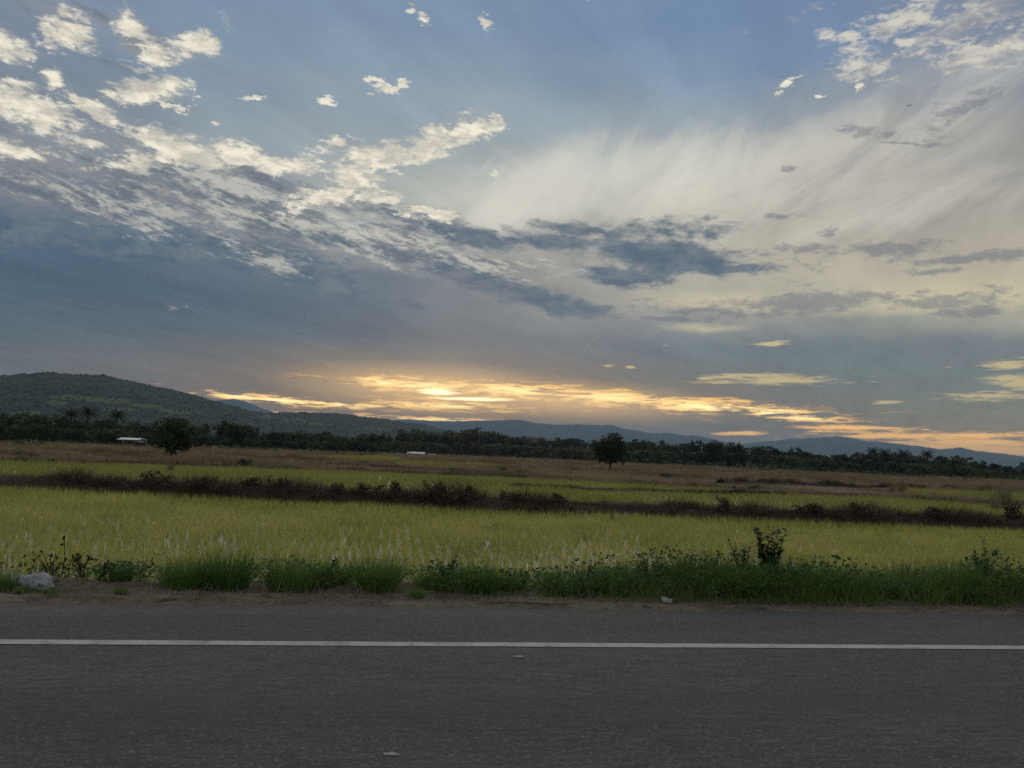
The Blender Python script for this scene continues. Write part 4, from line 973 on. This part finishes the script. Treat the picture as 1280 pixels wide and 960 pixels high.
def add_bush(px, py, hpx, wide, mat, label, group=None, name='bush', seed=1, dist=None):
    if dist is None: p = hit(px, py); d = math.hypot(p[0], p[1])
    else: d = dist
    h = hpx / F_PX * d * 1.02; key = (seed % 4, mat)
    if key not in BUSH:
        a, c_ = bush_meshes(800 + seed % 4); BUSH[key] = (fast_mesh('twigs', *a, M['brushpale' if mat == 'brush' else 'bark']), fast_mesh('foliage', *c_, M[mat]))
    x, y, z = foot(px, d); r = root(name, label, 'bush', (x, y, z + (0.36 if dist is not None and dist < 32 else 0.03)), seed * 1.3, (h * wide, h * wide * 0.7, h), group)
    link('stems', BUSH[key][0], r); link('crown', BUSH[key][1], r)
add_bush(308, 585, 15, 1.7, 'treedark', 'flat dark bush in the dry field right of the forward dark tree', seed=1)
add_bush(290, 584, 9, 1.4, 'treedark', 'lesser dark bush touching the left side of the flat dark bush', seed=2)
add_bush(628, 592, 12, 1.1, 'verge', 'small leafy green bush in the brown field left of centre right', seed=3)
add_bush(652, 594, 9, 1.2, 'verge', 'lower green bush just right of the small leafy green bush', seed=0)
add_bush(918, 613, 8, 1.3, 'brush', 'dark brown bush at the far edge of the third paddy', seed=1)
add_bush(944, 613, 8, 2.2, 'brush', 'flat spread brown bush right of the dark brown bush', seed=2)
add_bush(38, 575, 10, 1.9, 'brush', 'low brown bush in the dry field at far left', seed=3)
add_bush(835, 597, 8, 2.0, 'dry', 'tawny low bush in the dry field between lone tree and third paddy', seed=0)
add_bush(452, 571, 6, 1.8, 'verge', 'small bush at the corner of the little far green patch', seed=1)
for k, (px, hp, wd, lab) in enumerate([(200, 15, 1.2, 'first clear hump of brown brush on the long bund, from the left'), (262, 12, 1.4, 'low hump of brush between the first hump and the mound'), (318, 13, 1.5, 'rounded mound of brown brush left of the twiggy one'),
        (352, 16, 1.0, 'twiggy upright brush left of the dip in the bund'), (425, 11, 1.3, 'brown brush starting the high middle stretch of the bund'), (465, 15, 1.4, 'thick brown brush on the high middle stretch, second from its left'),
        (497, 17, 1.1, 'domed brown brush left of the highest one on the bund'), (548, 20, 0.95, 'highest and roundest brush on the long bund'), (583, 16, 1.2, 'pale twiggy brush just right of the highest one'),
        (640, 12, 1.5, 'low brown brush at mid picture on the bund'), (700, 10, 1.6, 'low brown brush where the bund narrows'), (906, 14, 1.2, 'pointed brown brush standing alone on the right half of the bund'),
        (1010, 9, 1.5, 'flat brown brush between the pointed one and the row'), (1072, 13, 1.4, 'high brown brush left of the two straw stems'), (1170, 9, 1.5, 'low brush between the high one and the thicket'), (1268, 19, 1.0, 'tall thorny brush at the right edge on the bund')]):
    add_bush(px, 0, hp + 8, wd, 'brush', lab, 'brush humps on the long bund', name='brush', seed=k, dist=float(dyke_front(foot(px, 26)[0]) + 0.6) / math.cos(math.atan2((px - 640), F_PX)))

# tawny reeds: upright sheaves of dry stems
def reed_mesh(seed, n=150):
    rg = np.random.default_rng(seed); P = np.stack([rg.normal(0, 0.10, n), rg.normal(0, 0.07, n), np.full(n, -0.02)], 1)
    return fast_mesh('reeds', *blades(P, rg.uniform(0.4, 1.05, n), 0.011, lean=0.16, curl=0.8, rng=rg), M['drynear'])
RD = [reed_mesh(900), reed_mesh(901)]
for k, (px, py, hp, lab) in enumerate([(1255, 636, 36, 'tall tawny reeds at the end of the third paddy, near the right edge'), (1243, 640, 26, 'short tawny reeds leaning left of the tall ones'), (1128, 618, 24, 'tawny reeds at the left corner of the narrow far paddy'), (1115, 617, 18, 'short reddish reeds beside the narrow far paddy'),
        (770, 596, 8, 'reed tuft near the foot of the lone round tree'), (216, 592, 22, 'rust coloured stalks under the forward dark tree'), (1213, 661, 20, 'pale straw stem standing against the dark bund'), (60, 580, 9, 'dry tuft in the field at far left beside a low bush')]):
    q = hit(px, py); d = math.hypot(q[0], q[1]); x, y, z = foot(px, d); h = hp / F_PX * d
    o = link('reeds', RD[k % 2], loc=(x, y, z), label=lab, category='reeds'); o.scale = (h * (0.35 if k == 6 else 1),) * 2 + (h,); o.rotation_euler = (0, 0, k)

# ------------------------------------------------------------------ tall weeds of the verge
def weed(px, n_, h, seed, nst, label, spread=0.25, leaf=0.05, nleaf=22, lean=0.0):
    x, y, z, _ = place_on_verge(px, n_); rg = np.random.default_rng(seed)
    r = root('weed', label, 'weed', (x, y, z), 0)
    stems, leaves = [], []
    for k in range(nst):
        a = rg.uniform(0, 6.28); sp_ = spread * rg.uniform(0.2, 1); hh = h * rg.uniform(0.38, 0.98) if k else h
        pts = [Vector((rg.normal(0, 0.02), rg.normal(0, 0.02), -0.02))]
        for s in (0.35, 0.7, 1.0): pts.append(Vector((sp_ * math.cos(a) * s ** 1.4 + lean * s * hh, sp_ * math.sin(a) * s ** 1.4, hh * s)))
        stems.append(tube(pts, [0.006, 0.005, 0.0035, 0.0015], 5))
        for j in range(nleaf):
            s = rg.uniform(0.18, 1.0); i = min(int(s * 3), 2); p = pts[i].lerp(pts[i + 1], s * 3 - i)
            la = rg.uniform(0, 6.28); up = rg.uniform(0.1, 0.9); L_ = leaf * rg.uniform(0.7, 1.5)
            d = Vector((math.cos(la) * math.cos(up), math.sin(la) * math.cos(up), math.sin(up))); sd_ = d.cross(Vector((0, 0, 1))).normalized()
            V = [p, p + d * L_ * 0.45 + sd_ * L_ * 0.2, p + d * L_ - Vector((0, 0, L_ * 0.25)), p + d * L_ * 0.45 - sd_ * L_ * 0.2, p + d * L_ * 0.5 - Vector((0, 0, L_ * 0.05))]
            leaves.append((np.array([tuple(v) for v in V]), np.array([[0, 1, 4], [1, 2, 4], [2, 3, 4], [3, 0, 4]])))
    link('stem', fast_mesh('stem', *join(stems), M['weed'], True), r); link('leaves', fast_mesh('leaves', *join(leaves), M['weed']), r, kind='stuff')
weed(962, 8.65, 0.76, 1001, 17, 'tall dark leafy weed rising highest from the verge, right of centre', 0.24, 0.085, 60)
weed(930, 8.6, 0.54, 1002, 8, 'arching weed at the left side of the tallest leafy weed', 0.28, 0.07, 40, -0.1)
weed(1232, 8.6, 0.72, 1003, 18, 'spindly many stemmed weed near the right edge of the verge', 0.34, 0.075, 50)
weed(1205, 8.6, 0.50, 1004, 4, 'bent weed stem left of the spindly many stemmed one', 0.28, 0.045, 12, -0.25)
weed(850, 8.6, 0.36, 1005, 5, 'low leafy weed left of the highest tussock', 0.2, 0.05, 22)
weed(795, 8.8, 0.40, 1006, 3, 'thin leaning weed above the white scrap', 0.15, 0.035, 14, 0.2)
weed(175, 8.6, 0.30, 1007, 4, 'small leafy weed left of the first big tussock', 0.15, 0.05, 16)
weed(1010, 8.7, 0.42, 1009, 6, 'leafy weed standing just right of the tallest one', 0.22, 0.06, 30)
weed(888, 8.5, 0.46, 1010, 7, 'dense leafy weed at the left foot of the arching one', 0.25, 0.07, 36)
weed(1165, 8.6, 0.38, 1011, 6, 'leafy weed below the left of the bent stem', 0.25, 0.06, 28)
weed(1268, 8.6, 0.58, 1012, 7, 'tall grassy weed cut by the right edge of the picture', 0.25, 0.06, 28)
weed(735, 8.6, 0.30, 1013, 5, 'small broad leafed weed left of the white scrap', 0.2, 0.05, 20)
weed(1080, 8.6, 0.30, 1008, 5, 'brownish low weed between the two tall ones', 0.25, 0.05, 20)
weed(812, 8.6, 0.36, 1020, 7, 'bushy weed directly above the white scrap', 0.24, 0.065, 30)
weed(868, 8.7, 0.5, 1021, 7, 'forked weed between the low leafy one and the arching ones', 0.24, 0.065, 30)
weed(945, 8.5, 0.44, 1022, 7, 'broad leafed weed hugging the base of the tallest weed', 0.24, 0.065, 30)
weed(1050, 8.6, 0.33, 1023, 7, 'small bushy weed halfway between the tall weeds', 0.24, 0.065, 30)
weed(1140, 8.65, 0.4, 1024, 7, 'slender weed before the bent stem, leaning right', 0.24, 0.065, 30)
weed(1215, 8.55, 0.46, 1025, 7, 'dark bushy weed at the base of the spindly one', 0.24, 0.065, 30)
weed(560, 8.6, 0.28, 1026, 7, 'small weed poking up left of the middle of the verge', 0.24, 0.065, 30)
weed(400, 8.55, 0.3, 1027, 7, 'small dark weed between two left hand tussocks', 0.24, 0.065, 30)
# dead stalks
def stalks(px, n_, h, seed, label, n=9, lean=0.5):
    x, y, z, _ = place_on_verge(px, n_); rg = np.random.default_rng(seed); parts = []
    for k in range(n):
        a = rg.uniform(0, 6.28); l = lean * rg.uniform(0.2, 1); hh = h * rg.uniform(0.5, 1)
        pts = [(rg.normal(0, .04), rg.normal(0, .03), -0.02), (l * hh * .4 * math.cos(a), l * hh * .3 * math.sin(a), hh * .55), (l * hh * math.cos(a), l * hh * .6 * math.sin(a), hh), (l * hh * 1.4 * math.cos(a), l * hh * .8 * math.sin(a), hh * 0.85)]
        parts.append(tube(pts, [0.006, 0.005, 0.004, 0.002], 4))
    V, F = join(parts); V2, F2 = leaf_cards(V[rg.integers(0, len(V), 60)], rg.normal(0, 1, (60, 3)), 0.022, rg)
    r = root('dead_plant', label, 'dead plant', (x, y, z), 0)
    link('stem', fast_mesh('stem', V, F, M['brush']), r); link('leaves', fast_mesh('leaves', V2, F2, M['brush']), r, kind='stuff')
stalks(62, 8.55, 0.30, 1101, 'hooked brown dead plant right behind the pale rock', 7, 0.9)
stalks(80, 8.9, 0.55, 1102, 'one long leaning dead stem in the paddy above the pale rock', 2, 0.35)
stalks(100, 8.5, 0.26, 1103, 'brown curled dead plant right of the pale rock', 9, 0.8)
stalks(125, 8.45, 0.18, 1104, 'low reddish dead plant right of the curled one', 9, 0.9)
stalks(655, 8.6, 0.24, 1105, 'dead brown stalks in a gap of the verge near the middle', 10, 0.5)
stalks(1110, 8.5, 0.2, 1106, 'dark dead stalks between the two tall weeds', 9, 0.9)

# pale rock, white scrap, pebbles
M['rock'] = surface('pale_rock', (0.23, 0.23, 0.22), (0.38, 0.38, 0.36), 6.0, 22.0, 0.85, 0.6, 40.0, (0.05, 0.05, 0.055))
def stone(name, px, n_, size, seed, mat, label, cat, dz=0.0, z=None):
    import bmesh
    bm = bmesh.new(); bmesh.ops.create_icosphere(bm, subdivisions=4, radius=1.0)
    for v in bm.verts:
        q = v.co.copy(); k = 1 + 0.35 * mnoise.noise(q * 1.3 + Vector((seed, 0, 0))) + 0.16 * mnoise.noise(q * 3.1 + Vector((0, seed, 0))) + 0.05 * mnoise.noise(q * 8)
        v.co = Vector((q.x * size[0], q.y * size[1], max(q.z, -0.35) * size[2])) * k
    me = bpy.data.meshes.new(name); bm.to_mesh(me); bm.free(); me.materials.append(M[mat])
    me.polygons.foreach_set('use_smooth', np.ones(len(me.polygons), bool))
    if z is None: x, y, zz, _ = place_on_verge(px, n_)
    else:
        d = ray(px, 735); s1, n1 = to_sn(d[0], d[1]); x, y = rd(s1 * n_ / n1, n_); zz = z
    return link(name, me, loc=(x, y, zz + dz), label=label, category=cat)
stone('rock', 40, 8.25, (0.22, 0.15, 0.095), 3.0, 'rock', 'pale grey rock with dark patches lying among weeds at far left of the verge', 'rock', 0.02)
M['white'] = simple('white_scrap', (0.42, 0.42, 0.40), 0.6)
def scrap():
    rg = np.random.default_rng(12); n = 9; g_ = np.linspace(-1, 1, n); X, Y = np.meshgrid(g_, g_)
    Z = 0.35 * fbm2(X, Y, 66, 4, 1.3) - 0.5 * (X * X) * 0.3 + 0.25
    V = np.stack([X * 0.055 * (1 + 0.2 * Y), Y * 0.03, Z * 0.06], -1).reshape(-1, 3); i, j = np.meshgrid(np.arange(n - 1), np.arange(n - 1), indexing='ij'); q = (i * n + j).ravel()
    F = np.stack([q, q + 1, q + n + 1, q + n], 1); x, y, z, _ = place_on_verge(834, 7.68)
    o = link('plastic_scrap', fast_mesh('plastic_scrap', V, F, M['white'], True), loc=(x, y, z + 0.035), label='small white crumpled scrap at the foot of the grass beside the asphalt', category='litter'); o.rotation_euler = (0.9, 0.2, 0.3)
    md = o.modifiers.new('thickness', 'SOLIDIFY'); md.thickness = 0.003
scrap()
M['palestone'] = surface('pale_stone', (0.34, 0.31, 0.27), (0.42, 0.39, 0.34), 20, 60, 0.9, 0.1, 80)
M['pebble'] = surface('pebble', (0.22, 0.20, 0.18), (0.32, 0.30, 0.27), 20, 60, 0.9, 0.2, 80)
for px, py, sc, lab in ((648, 821, 0.026, 'flat pale pebble on the asphalt just below the white line'), (489, 943, 0.022, 'flat pale pebble on the asphalt near the bottom edge of the picture')):
    d = ray(px, py); tt = (0.012 - CAM_H) / d[2]; q = d * tt; s1, n1 = to_sn(q[0], q[1])
    o = stone('pebble', px, n1, (sc * 1.7, sc * 0.8, sc * 0.22), py, 'palestone', lab, 'pebble', 0.0, z=0.018); o.location = (q[0], q[1], 0.014)
def grit():
    rg = np.random.default_rng(15); n = 2600; s_ = rg.uniform(-9, 10, n); nn = EDGE - np.abs(rg.normal(0, 0.12, n)) + 0.25 * (rg.uniform(0, 1, n) < 0.5)
    k = rg.uniform(0, 1, n) < 0.06; nn[k] = rg.uniform(2.4, 7.4, k.sum()); x, y = rd(s_, nn)
    z = np.where(nn < EDGE, road_z(s_, nn), verge_z(s_, nn)); C = np.stack([x, y, z + 0.002], 1); r = rg.uniform(0.003, 0.010, n)[:, None]
    O = np.array([[1, 0, 0], [0, 1, 0], [-1, 0, 0], [0, -1, 0], [0, 0, 0.7], [0, 0, -0.4]], float)
    V = (C[:, None] + O[None] * r[:, None] * rg.uniform(0.6, 1.4, (n, 6, 1))).reshape(-1, 3)
    T = np.array([[0, 1, 4], [1, 2, 4], [2, 3, 4], [3, 0, 4], [1, 0, 5], [2, 1, 5], [3, 2, 5], [0, 3, 5]]); F = ((np.arange(n) * 6)[:, None, None] + T[None]).reshape(-1, 3)
    link('grit', fast_mesh('grit', V, F, M['pebble']), kind='stuff')
grit()

# ------------------------------------------------------------------ far small buildings
def box_mesh(name, x0, x1, y0, y1, z0, z1, mat):
    V = [(x, y, z) for x in (x0, x1) for y in (y0, y1) for z in (z0, z1)]
    F = [(0, 1, 3, 2), (4, 6, 7, 5), (0, 4, 5, 1), (2, 3, 7, 6), (0, 2, 6, 4), (1, 5, 7, 3)]
    me = bpy.data.meshes.new(name); me.from_pydata(V, [], F); me.materials.append(mat); me.update(); return me
def roof_mesh(name, L_, Wd, eave, ridge, ov, mat, th=0.08):
    V = []; 
    for x in (-L_ / 2 - ov, L_ / 2 + ov):
        for (y, z) in ((-Wd / 2 - ov, eave), (0, ridge), (Wd / 2 + ov, eave)):
            V += [(x, y, z), (x, y, z + th)]
    F = [(0, 6, 8, 2), (2, 8, 10, 4), (1, 3, 9, 7), (3, 5, 11, 9), (0, 1, 7, 6), (4, 10, 11, 5), (0, 2, 3, 1), (2, 4, 5, 3), (6, 7, 9, 8), (8, 9, 11, 10)]
    me = bpy.data.meshes.new(name); me.from_pydata(V, [], F); me.materials.append(mat); me.update(); return me
M['sheet'] = simple('pale_roof_sheet', (0.72, 0.72, 0.74), 0.45, 0.5)
M['wallpale'] = simple('plaster', (0.40, 0.38, 0.34), 0.9)
M['dark'] = simple('dark_opening', (0.03, 0.03, 0.03), 0.9)
def shed(px, d, L_, Wd, eave, rise, label, name='shed', cat='shed', rz=0.0, walls=True, dz=0.0):
    loc = foot(px, d); r = root(name, label, cat, (loc[0], loc[1], loc[2] + dz), rz)
    link('roof', roof_mesh('roof', L_, Wd, eave, eave + rise, 0.3, M['sheet']), r)
    for sx in (-1, 0, 1):
        for sy in (-1, 1): link('post', box_mesh('post', sx * L_ / 2 - 0.07, sx * L_ / 2 + 0.07, sy * Wd / 2 - 0.07, sy * Wd / 2 + 0.07, -0.1, eave - 0.005, M['bark']), r)
    if walls:
        w_ = link('wall', box_mesh('wall', -L_ / 2 + 0.1, L_ / 2 - 0.1, Wd / 2 - 0.3, Wd / 2 - 0.15, 0, eave - 0.02, M['wallpale']), r)
    return r
dS = 150.0; hs = height_for(167, 547.5, dS)
shed(166, dS, 3.0, 3.0, hs - 0.36, 0.30, 'open sided shed with a white sheet roof among the dark trees at left', walls=False)
o = shed(177, dS + 1, 0.7, 1.6, hs - 0.75, 0.12, 'little pale lean to roof at the right end of the white roofed shed', name='lean_to', cat='shed', walls=False)
dH = 322.0; hs = height_for(522, 564.5, dH)
shed(521, dH, 6.6, 4.5, max(hs - 1.0, 1.0), 0.8, 'long low white roofed farm shed before the middle wood')
shed(541, dH, 2.4, 3.0, max(hs - 1.35, 0.9), 0.3, 'small grey roofed hut touching the right side of the long farm shed', name='hut', cat='hut')
shed(574, dH + 4, 2.6, 3.0, max(hs - 1.9, 0.7), 0.2, 'tiny pale roof low before the middle wood, rightmost of three', name='hut', cat='hut')

# ------------------------------------------------------------------ birds
M['feather'] = simple('white_feather', (0.75, 0.74, 0.70), 0.8)
M['darkfeather'] = simple('dark_feather', (0.03, 0.03, 0.035), 0.8)
def skin(name, verts, edges, radii, mat, parent=None, loc=None, **props):
    me = bpy.data.meshes.new(name); me.from_pydata(verts, edges, []); o = link(name, me, parent, loc, **props)
    o.modifiers.new('skin', 'SKIN'); o.modifiers.new('sub', 'SUBSURF').levels = 1; o.modifiers['sub'].render_levels = 1
    for i, r in enumerate(radii): me.skin_vertices[0].data[i].radius = (r, r)
    me.skin_vertices[0].data[0].use_root = True; me.materials.append(mat); return o
dE = TREE_L + 3; x, y, z = foot(223, dE)
eg = root('egret', 'white long necked bird standing in dry grass beside the forward dark tree', 'bird', (x, y, z + 0.42), 0.1)
skin('body', [(0, 0, 0.42), (-0.16, 0, 0.38), (-0.30, 0, 0.33), (0.12, 0, 0.46), (0.17, 0, 0.58), (0.13, 0, 0.68), (0.17, 0, 0.77), (0.22, 0, 0.78), (0.30, 0, 0.76)],
     [(0, 1), (1, 2), (0, 3), (3, 4), (4, 5), (5, 6), (6, 7), (7, 8)], [0.10, 0.08, 0.03, 0.07, 0.035, 0.028, 0.03, 0.03, 0.008], M['feather'], eg)
for sy in (-1, 1): link('leg', fast_mesh('leg', *tube([(0, sy * 0.05, 0.36), (0.01, sy * 0.05, 0.18), (0, sy * 0.05, -0.42)], [0.012, 0.009, 0.008], 5), M['darkfeather']), eg)
p = at_dist(1137, 132, 90)
bd = root('flying_bird', 'tiny dark bird gliding high in front of the pale cloud at upper right', 'bird', tuple(p), 0.6)
skin('body', [(0, 0, 0), (0.10, 0, 0.01), (0.16, 0, 0.015), (-0.12, 0, 0), (-0.20, 0, 0)], [(0, 1), (1, 2), (0, 3), (3, 4)], [0.035, 0.028, 0.008, 0.02, 0.03], M['darkfeather'], bd)
for sy in (-1, 1):
    V = np.array([(0.06, sy * 0.02, 0.02), (-0.05, sy * 0.02, 0.02), (0.09, sy * 0.16, 0.09), (-0.04, sy * 0.16, 0.08), (0.0, sy * 0.34, 0.03)]); F = np.array([[0, 1, 3], [0, 3, 2], [2, 3, 4]])
    o = link('wing', fast_mesh('wing', V, F, M['darkfeather']), bd); md = o.modifiers.new('thickness', 'SOLIDIFY'); md.thickness = 0.006

# ------------------------------------------------------------------ hills and mountains
def hill_mat(name, forest1, forest2, patch, patch_amt, scale):
    m, t, o = material(name); pos = t.node('ShaderNodeNewGeometry').outputs['Position']
    f = t.mapr(t.math('ADD', t.math('MULTIPLY', t.noise(pos, scale, 4, 0.6), 0.5), t.math('MULTIPLY', t.noise(pos, scale * 9, 3, 0.6), 0.5)), 0.40, 0.60)
    c = t.mix(f, forest1, forest2)
    at = t.node('ShaderNodeAttribute', attribute_name='clearing').outputs['Fac']
    pm_ = t.mapr(t.math('ADD', at, t.math('MULTIPLY', t.math('SUBTRACT', t.noise(pos, scale * 3.5, 5, 0.65), 0.5), 1.6)), 0.42, 0.62)
    c = t.mix(t.math('MULTIPLY', pm_, patch_amt), c, patch)
    p = t.node('ShaderNodeBsdfPrincipled'); t.put(p.inputs['Base Color'], c); p.inputs['Roughness'].default_value = 0.95; p.inputs['Specular IOR Level'].default_value = 0.1
    b = t.node('ShaderNodeBump'); b.inputs['Strength'].default_value = 0.4; b.inputs['Distance'].default_value = 2.0
    t.put(b.inputs['Height'], t.noise(pos, scale * 14, 3, 0.6)); t.l.new(b.outputs[0], p.inputs['Normal'])
    t.l.new(p.outputs[0], o.inputs[0]); return m
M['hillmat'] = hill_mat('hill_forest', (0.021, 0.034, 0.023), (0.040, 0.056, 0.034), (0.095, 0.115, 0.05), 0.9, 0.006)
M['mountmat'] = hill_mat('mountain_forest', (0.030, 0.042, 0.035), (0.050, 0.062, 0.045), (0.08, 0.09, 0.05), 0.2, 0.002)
def range_mesh(name, prof, D, front, backd, seed, mat, na=420, nr=46, spur=0.18, canopy=0.0, clear=None, smooth=True):
    """a ridge whose skyline follows (column, row) points of the photograph, with foot and back slopes of real depth; az-based"""
    prof = np.array(prof, float); ae = np.array([azel(x, y) for x, y in prof]); az = np.radians(np.linspace(ae[0, 0], ae[-1, 0], na))
    el = np.radians(np.interp(np.degrees(az), ae[:, 0], ae[:, 1])); Dd = np.interp(np.degrees(az), *D)
    el = el + np.radians(0.02) * fbm1(np.degrees(az) * 1.0, seed, 5, 2.0)
    H_ = Dd * np.tan(el) + CAM_H + 3.0 - 3.0 * canopy; H_ = np.maximum(H_, 0.0)
    t_ = np.concatenate([np.linspace(0, 1, nr), 1 + np.linspace(0, 1, nr // 2)[1:]]); rows = []
    for k in t_:
        r = np.where(k <= 1, Dd * (front + (1 - front) * k), Dd * (1 + (backd - 1) * (k - 1)))
        s = np.sin(np.clip(k, 0, 2) * math.pi / 2) ** 1.25 if k <= 1 else max(0.0, math.cos((k - 1) * math.pi / 2)) ** 1.3
        env = math.sin(math.pi * min(k, 1.0) ** 1.0) ** 2 if k <= 1 else 0.0
        x = r * np.sin(az); y = r * np.cos(az)
        z = H_ * s * (1 + spur * env * fbm2(np.degrees(az) * 0.35, np.full(na, k * 1.2), seed + 2, 5, 1.0)) - 3.2
        if canopy and k > 0.1: z = z + canopy * fbm2(x, y, seed + 9, 3, 0.05) * min(1.0, (2 - k)) * (H_ / max(H_.max(), 1)) ** 0.3
        rows.append(np.stack([x, y, z], 1))
    V = np.stack(rows, 1).reshape(-1, 3); n = len(t_)
    i, j = np.meshgrid(np.arange(na - 1), np.arange(n - 1), indexing='ij'); q = (i * n + j).ravel()
    me = fast_mesh(name, V, np.stack([q, q + n, q + n + 1, q + 1], 1), mat, smooth)
    at = me.attributes.new('clearing', 'FLOAT', 'POINT'); val = np.zeros(len(V), np.float32)
    if clear:
        azd = np.repeat(np.degrees(az), n); el_v = np.degrees(np.arctan2(V[:, 2] - CAM_H, np.hypot(V[:, 0], V[:, 1])))
        front_side = np.tile(t_ <= 1.0, na)
        for (px, py, rx, ry) in clear:      # open grassland on the slope
            a0, e0 = azel(px, py); dd = np.hypot((azd - a0) / (rx / 16.9), (el_v - e0) / (ry / 16.9)); val = np.maximum(val, np.where(front_side, np.clip(1.25 - dd, 0, 1), 0))
    at.data.foreach_set('value', val.astype(np.float32))
    link(name, me, kind='structure'); return V, n, na
hv, hn, hna = range_mesh('hill', [(-420, 500), (-260, 482), (-120, 474), (0, 471), (30, 469), (60, 468.5), (90, 471), (130, 471), (150, 476), (175, 481), (200, 487), (225, 492), (250, 497), (270, 502), (290, 507), (310, 513), (330, 516), (355, 515.5), (380, 515), (405, 516.5), (430, 518), (450, 521), (470, 523), (500, 527), (530, 531), (545, 535), (570, 540), (600, 546), (640, 556), (700, 566)],
      ([-50, -34, -20, -5, 5], [2300, 2100, 2300, 3300, 3600]), 0.42, 1.5, 201, M['hillmat'], na=620, nr=60, spur=0.06, canopy=1.6,
      clear=[(95,497,30,3.5),(135,500,36,4),(180,507,30,3),(70,503,16,3),(225,515,36,3),(150,512,30,2.5),(335,521,18,3),(365,525,22,3.5),(400,530,20,3),(300,530,26,3),(40,516,24,2.5),(470,536,26,3)])
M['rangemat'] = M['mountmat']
range_mesh('foothills', [(380, 545), (430, 532), (500, 533), (545, 534), (560, 537), (600, 536), (640, 541), (680, 546), (720, 549), (800, 556), (860, 562), (900, 568)], ([-16, 16], [5200, 5600]), 0.75, 1.3, 207, M['hillmat'], na=240, nr=20, spur=0.12, canopy=2.0)
range_mesh('mountain', [(170, 535), (225, 512), (250, 505), (270, 501.5), (290, 499), (300, 501), (315, 506), (330, 512), (350, 518), (380, 525), (430, 535)], ([-30, -5], [8000, 8000]), 0.7, 1.2, 203, M['mountmat'], na=160, nr=24, spur=0.1)
range_mesh('mountain_range', [(380, 552), (430, 536), (460, 529), (480, 526.5), (510, 525.5), (540, 527.5), (560, 527), (600, 526), (625, 526.5), (650, 525.5), (670, 529), (700, 531.5), (722, 530.5), (745, 532.5), (765, 532.5), (782, 537), (800, 539), (815, 542), (835, 541), (855, 545), (880, 548), (900, 552), (920, 556), (960, 561), (1010, 569), (1060, 578)],
      ([-16, 25], [8200, 8600]), 0.66, 1.25, 204, M['mountmat'], na=420, nr=34, spur=0.16)
range_mesh('mountain_range', [(840, 578), (870, 566), (900, 560), (930, 555), (950, 552.5), (975, 551.5), (1000, 549), (1025, 547.5), (1045, 545.5), (1060, 547), (1080, 551), (1105, 553), (1130, 556), (1150, 558), (1175, 562), (1200, 560), (1222, 564), (1250, 567), (1280, 571), (1340, 577), (1420, 580), (1600, 592), (1750, 604)],
      ([10, 50], [9600, 9600]), 0.7, 1.2, 205, M['mountmat'], na=420, nr=34, spur=0.16)
# canopy trees bristling on the near hill
def hill_trees():
    rg = np.random.default_rng(31); V = hv.reshape(hna, hn, 3); parts = []; n = 9000
    i = rg.integers(0, hna - 1, n); j = rg.integers(int(8), 62, n); j[:2400] = rg.integers(56, 61, 2400)
    fx, fy = rg.uniform(0, 1, (2, n)); j2 = np.minimum(j + 1, hn - 1)
    P = (V[i, j] * (1 - fx)[:, None] + V[i + 1, j] * fx[:, None]) * (1 - fy)[:, None] + (V[i, j2] * (1 - fx)[:, None] + V[i + 1, j2] * fx[:, None]) * fy[:, None]
    P = P[P[:, 2] > 2]; n = len(P)
    s = rg.uniform(1.2, 2.5, n)[:, None, None] * np.where(rg.uniform(0, 1, n) < 0.05, 1.5, 1)[:, None, None]
    O = np.array([[1, 0, .2], [.3, .95, .3], [-.8, .6, .1], [-.8, -.6, .35], [.3, -.95, .1], [.6, .1, .9], [-.3, .4, 1.05], [-.2, -.5, .85]])
    T = np.array([[0, 1, 5], [1, 6, 5], [1, 2, 6], [2, 3, 6], [3, 7, 6], [3, 4, 7], [4, 5, 7], [4, 0, 5], [5, 6, 7]])
    VV = (P[:, None] + O[None] * s * rg.uniform(0.6, 1.3, (n, 8, 1)) - np.array([0, 0, 0.5])).reshape(-1, 3); F = ((np.arange(n) * 8)[:, None, None] + T[None]).reshape(-1, 3)
    link('hill_wood', fast_mesh('hill_wood', VV, F, M['hillmat']), kind='stuff')
hill_trees()
# woodland of the plain behind the belts
def far_wood():
    rg = np.random.default_rng(35); n = 5200; a = np.radians(rg.uniform(-40, 42, n)); r = np.exp(rg.uniform(math.log(520), math.log(4800), n))
    x, y = r * np.sin(a), r * np.cos(a); z = ground_z(x, y)
    s = rg.uniform(2.5, 5.5, n)[:, None, None]; O = np.array([[1, 0, .2], [.3, .95, .1], [-.8, .6, .1], [-.8, -.6, .2], [.3, -.95, .1], [.6, .1, 1.3], [-.3, .4, 1.5], [-.2, -.5, 1.2]])
    T = np.array([[0, 1, 5], [1, 6, 5], [1, 2, 6], [2, 3, 6], [3, 7, 6], [3, 4, 7], [4, 5, 7], [4, 0, 5], [5, 6, 7]])
    VV = (np.stack([x, y, z], 1)[:, None] + O[None] * s * rg.uniform(0.6, 1.3, (n, 8, 1))).reshape(-1, 3); F = ((np.arange(n) * 8)[:, None, None] + T[None]).reshape(-1, 3)
    link('far_wood', fast_mesh('far_wood', VV, F, M['hillmat']), kind='stuff')
far_wood()

# ------------------------------------------------------------------ the evening air
m, t, o = material('haze_air')
pv = t.node('ShaderNodeVolumePrincipled'); pv.inputs['Color'].default_value = (0.54, 0.77, 1.0, 1); pv.inputs['Density'].default_value = HAZE; pv.inputs['Anisotropy'].default_value = 0.0
t.l.new(pv.outputs[0], o.inputs['Volume'])
if HAZE > 0:
    link('haze', box_mesh('haze', -12600, 12600, -12600, 12600, -4.6, 352, m), kind='stuff')
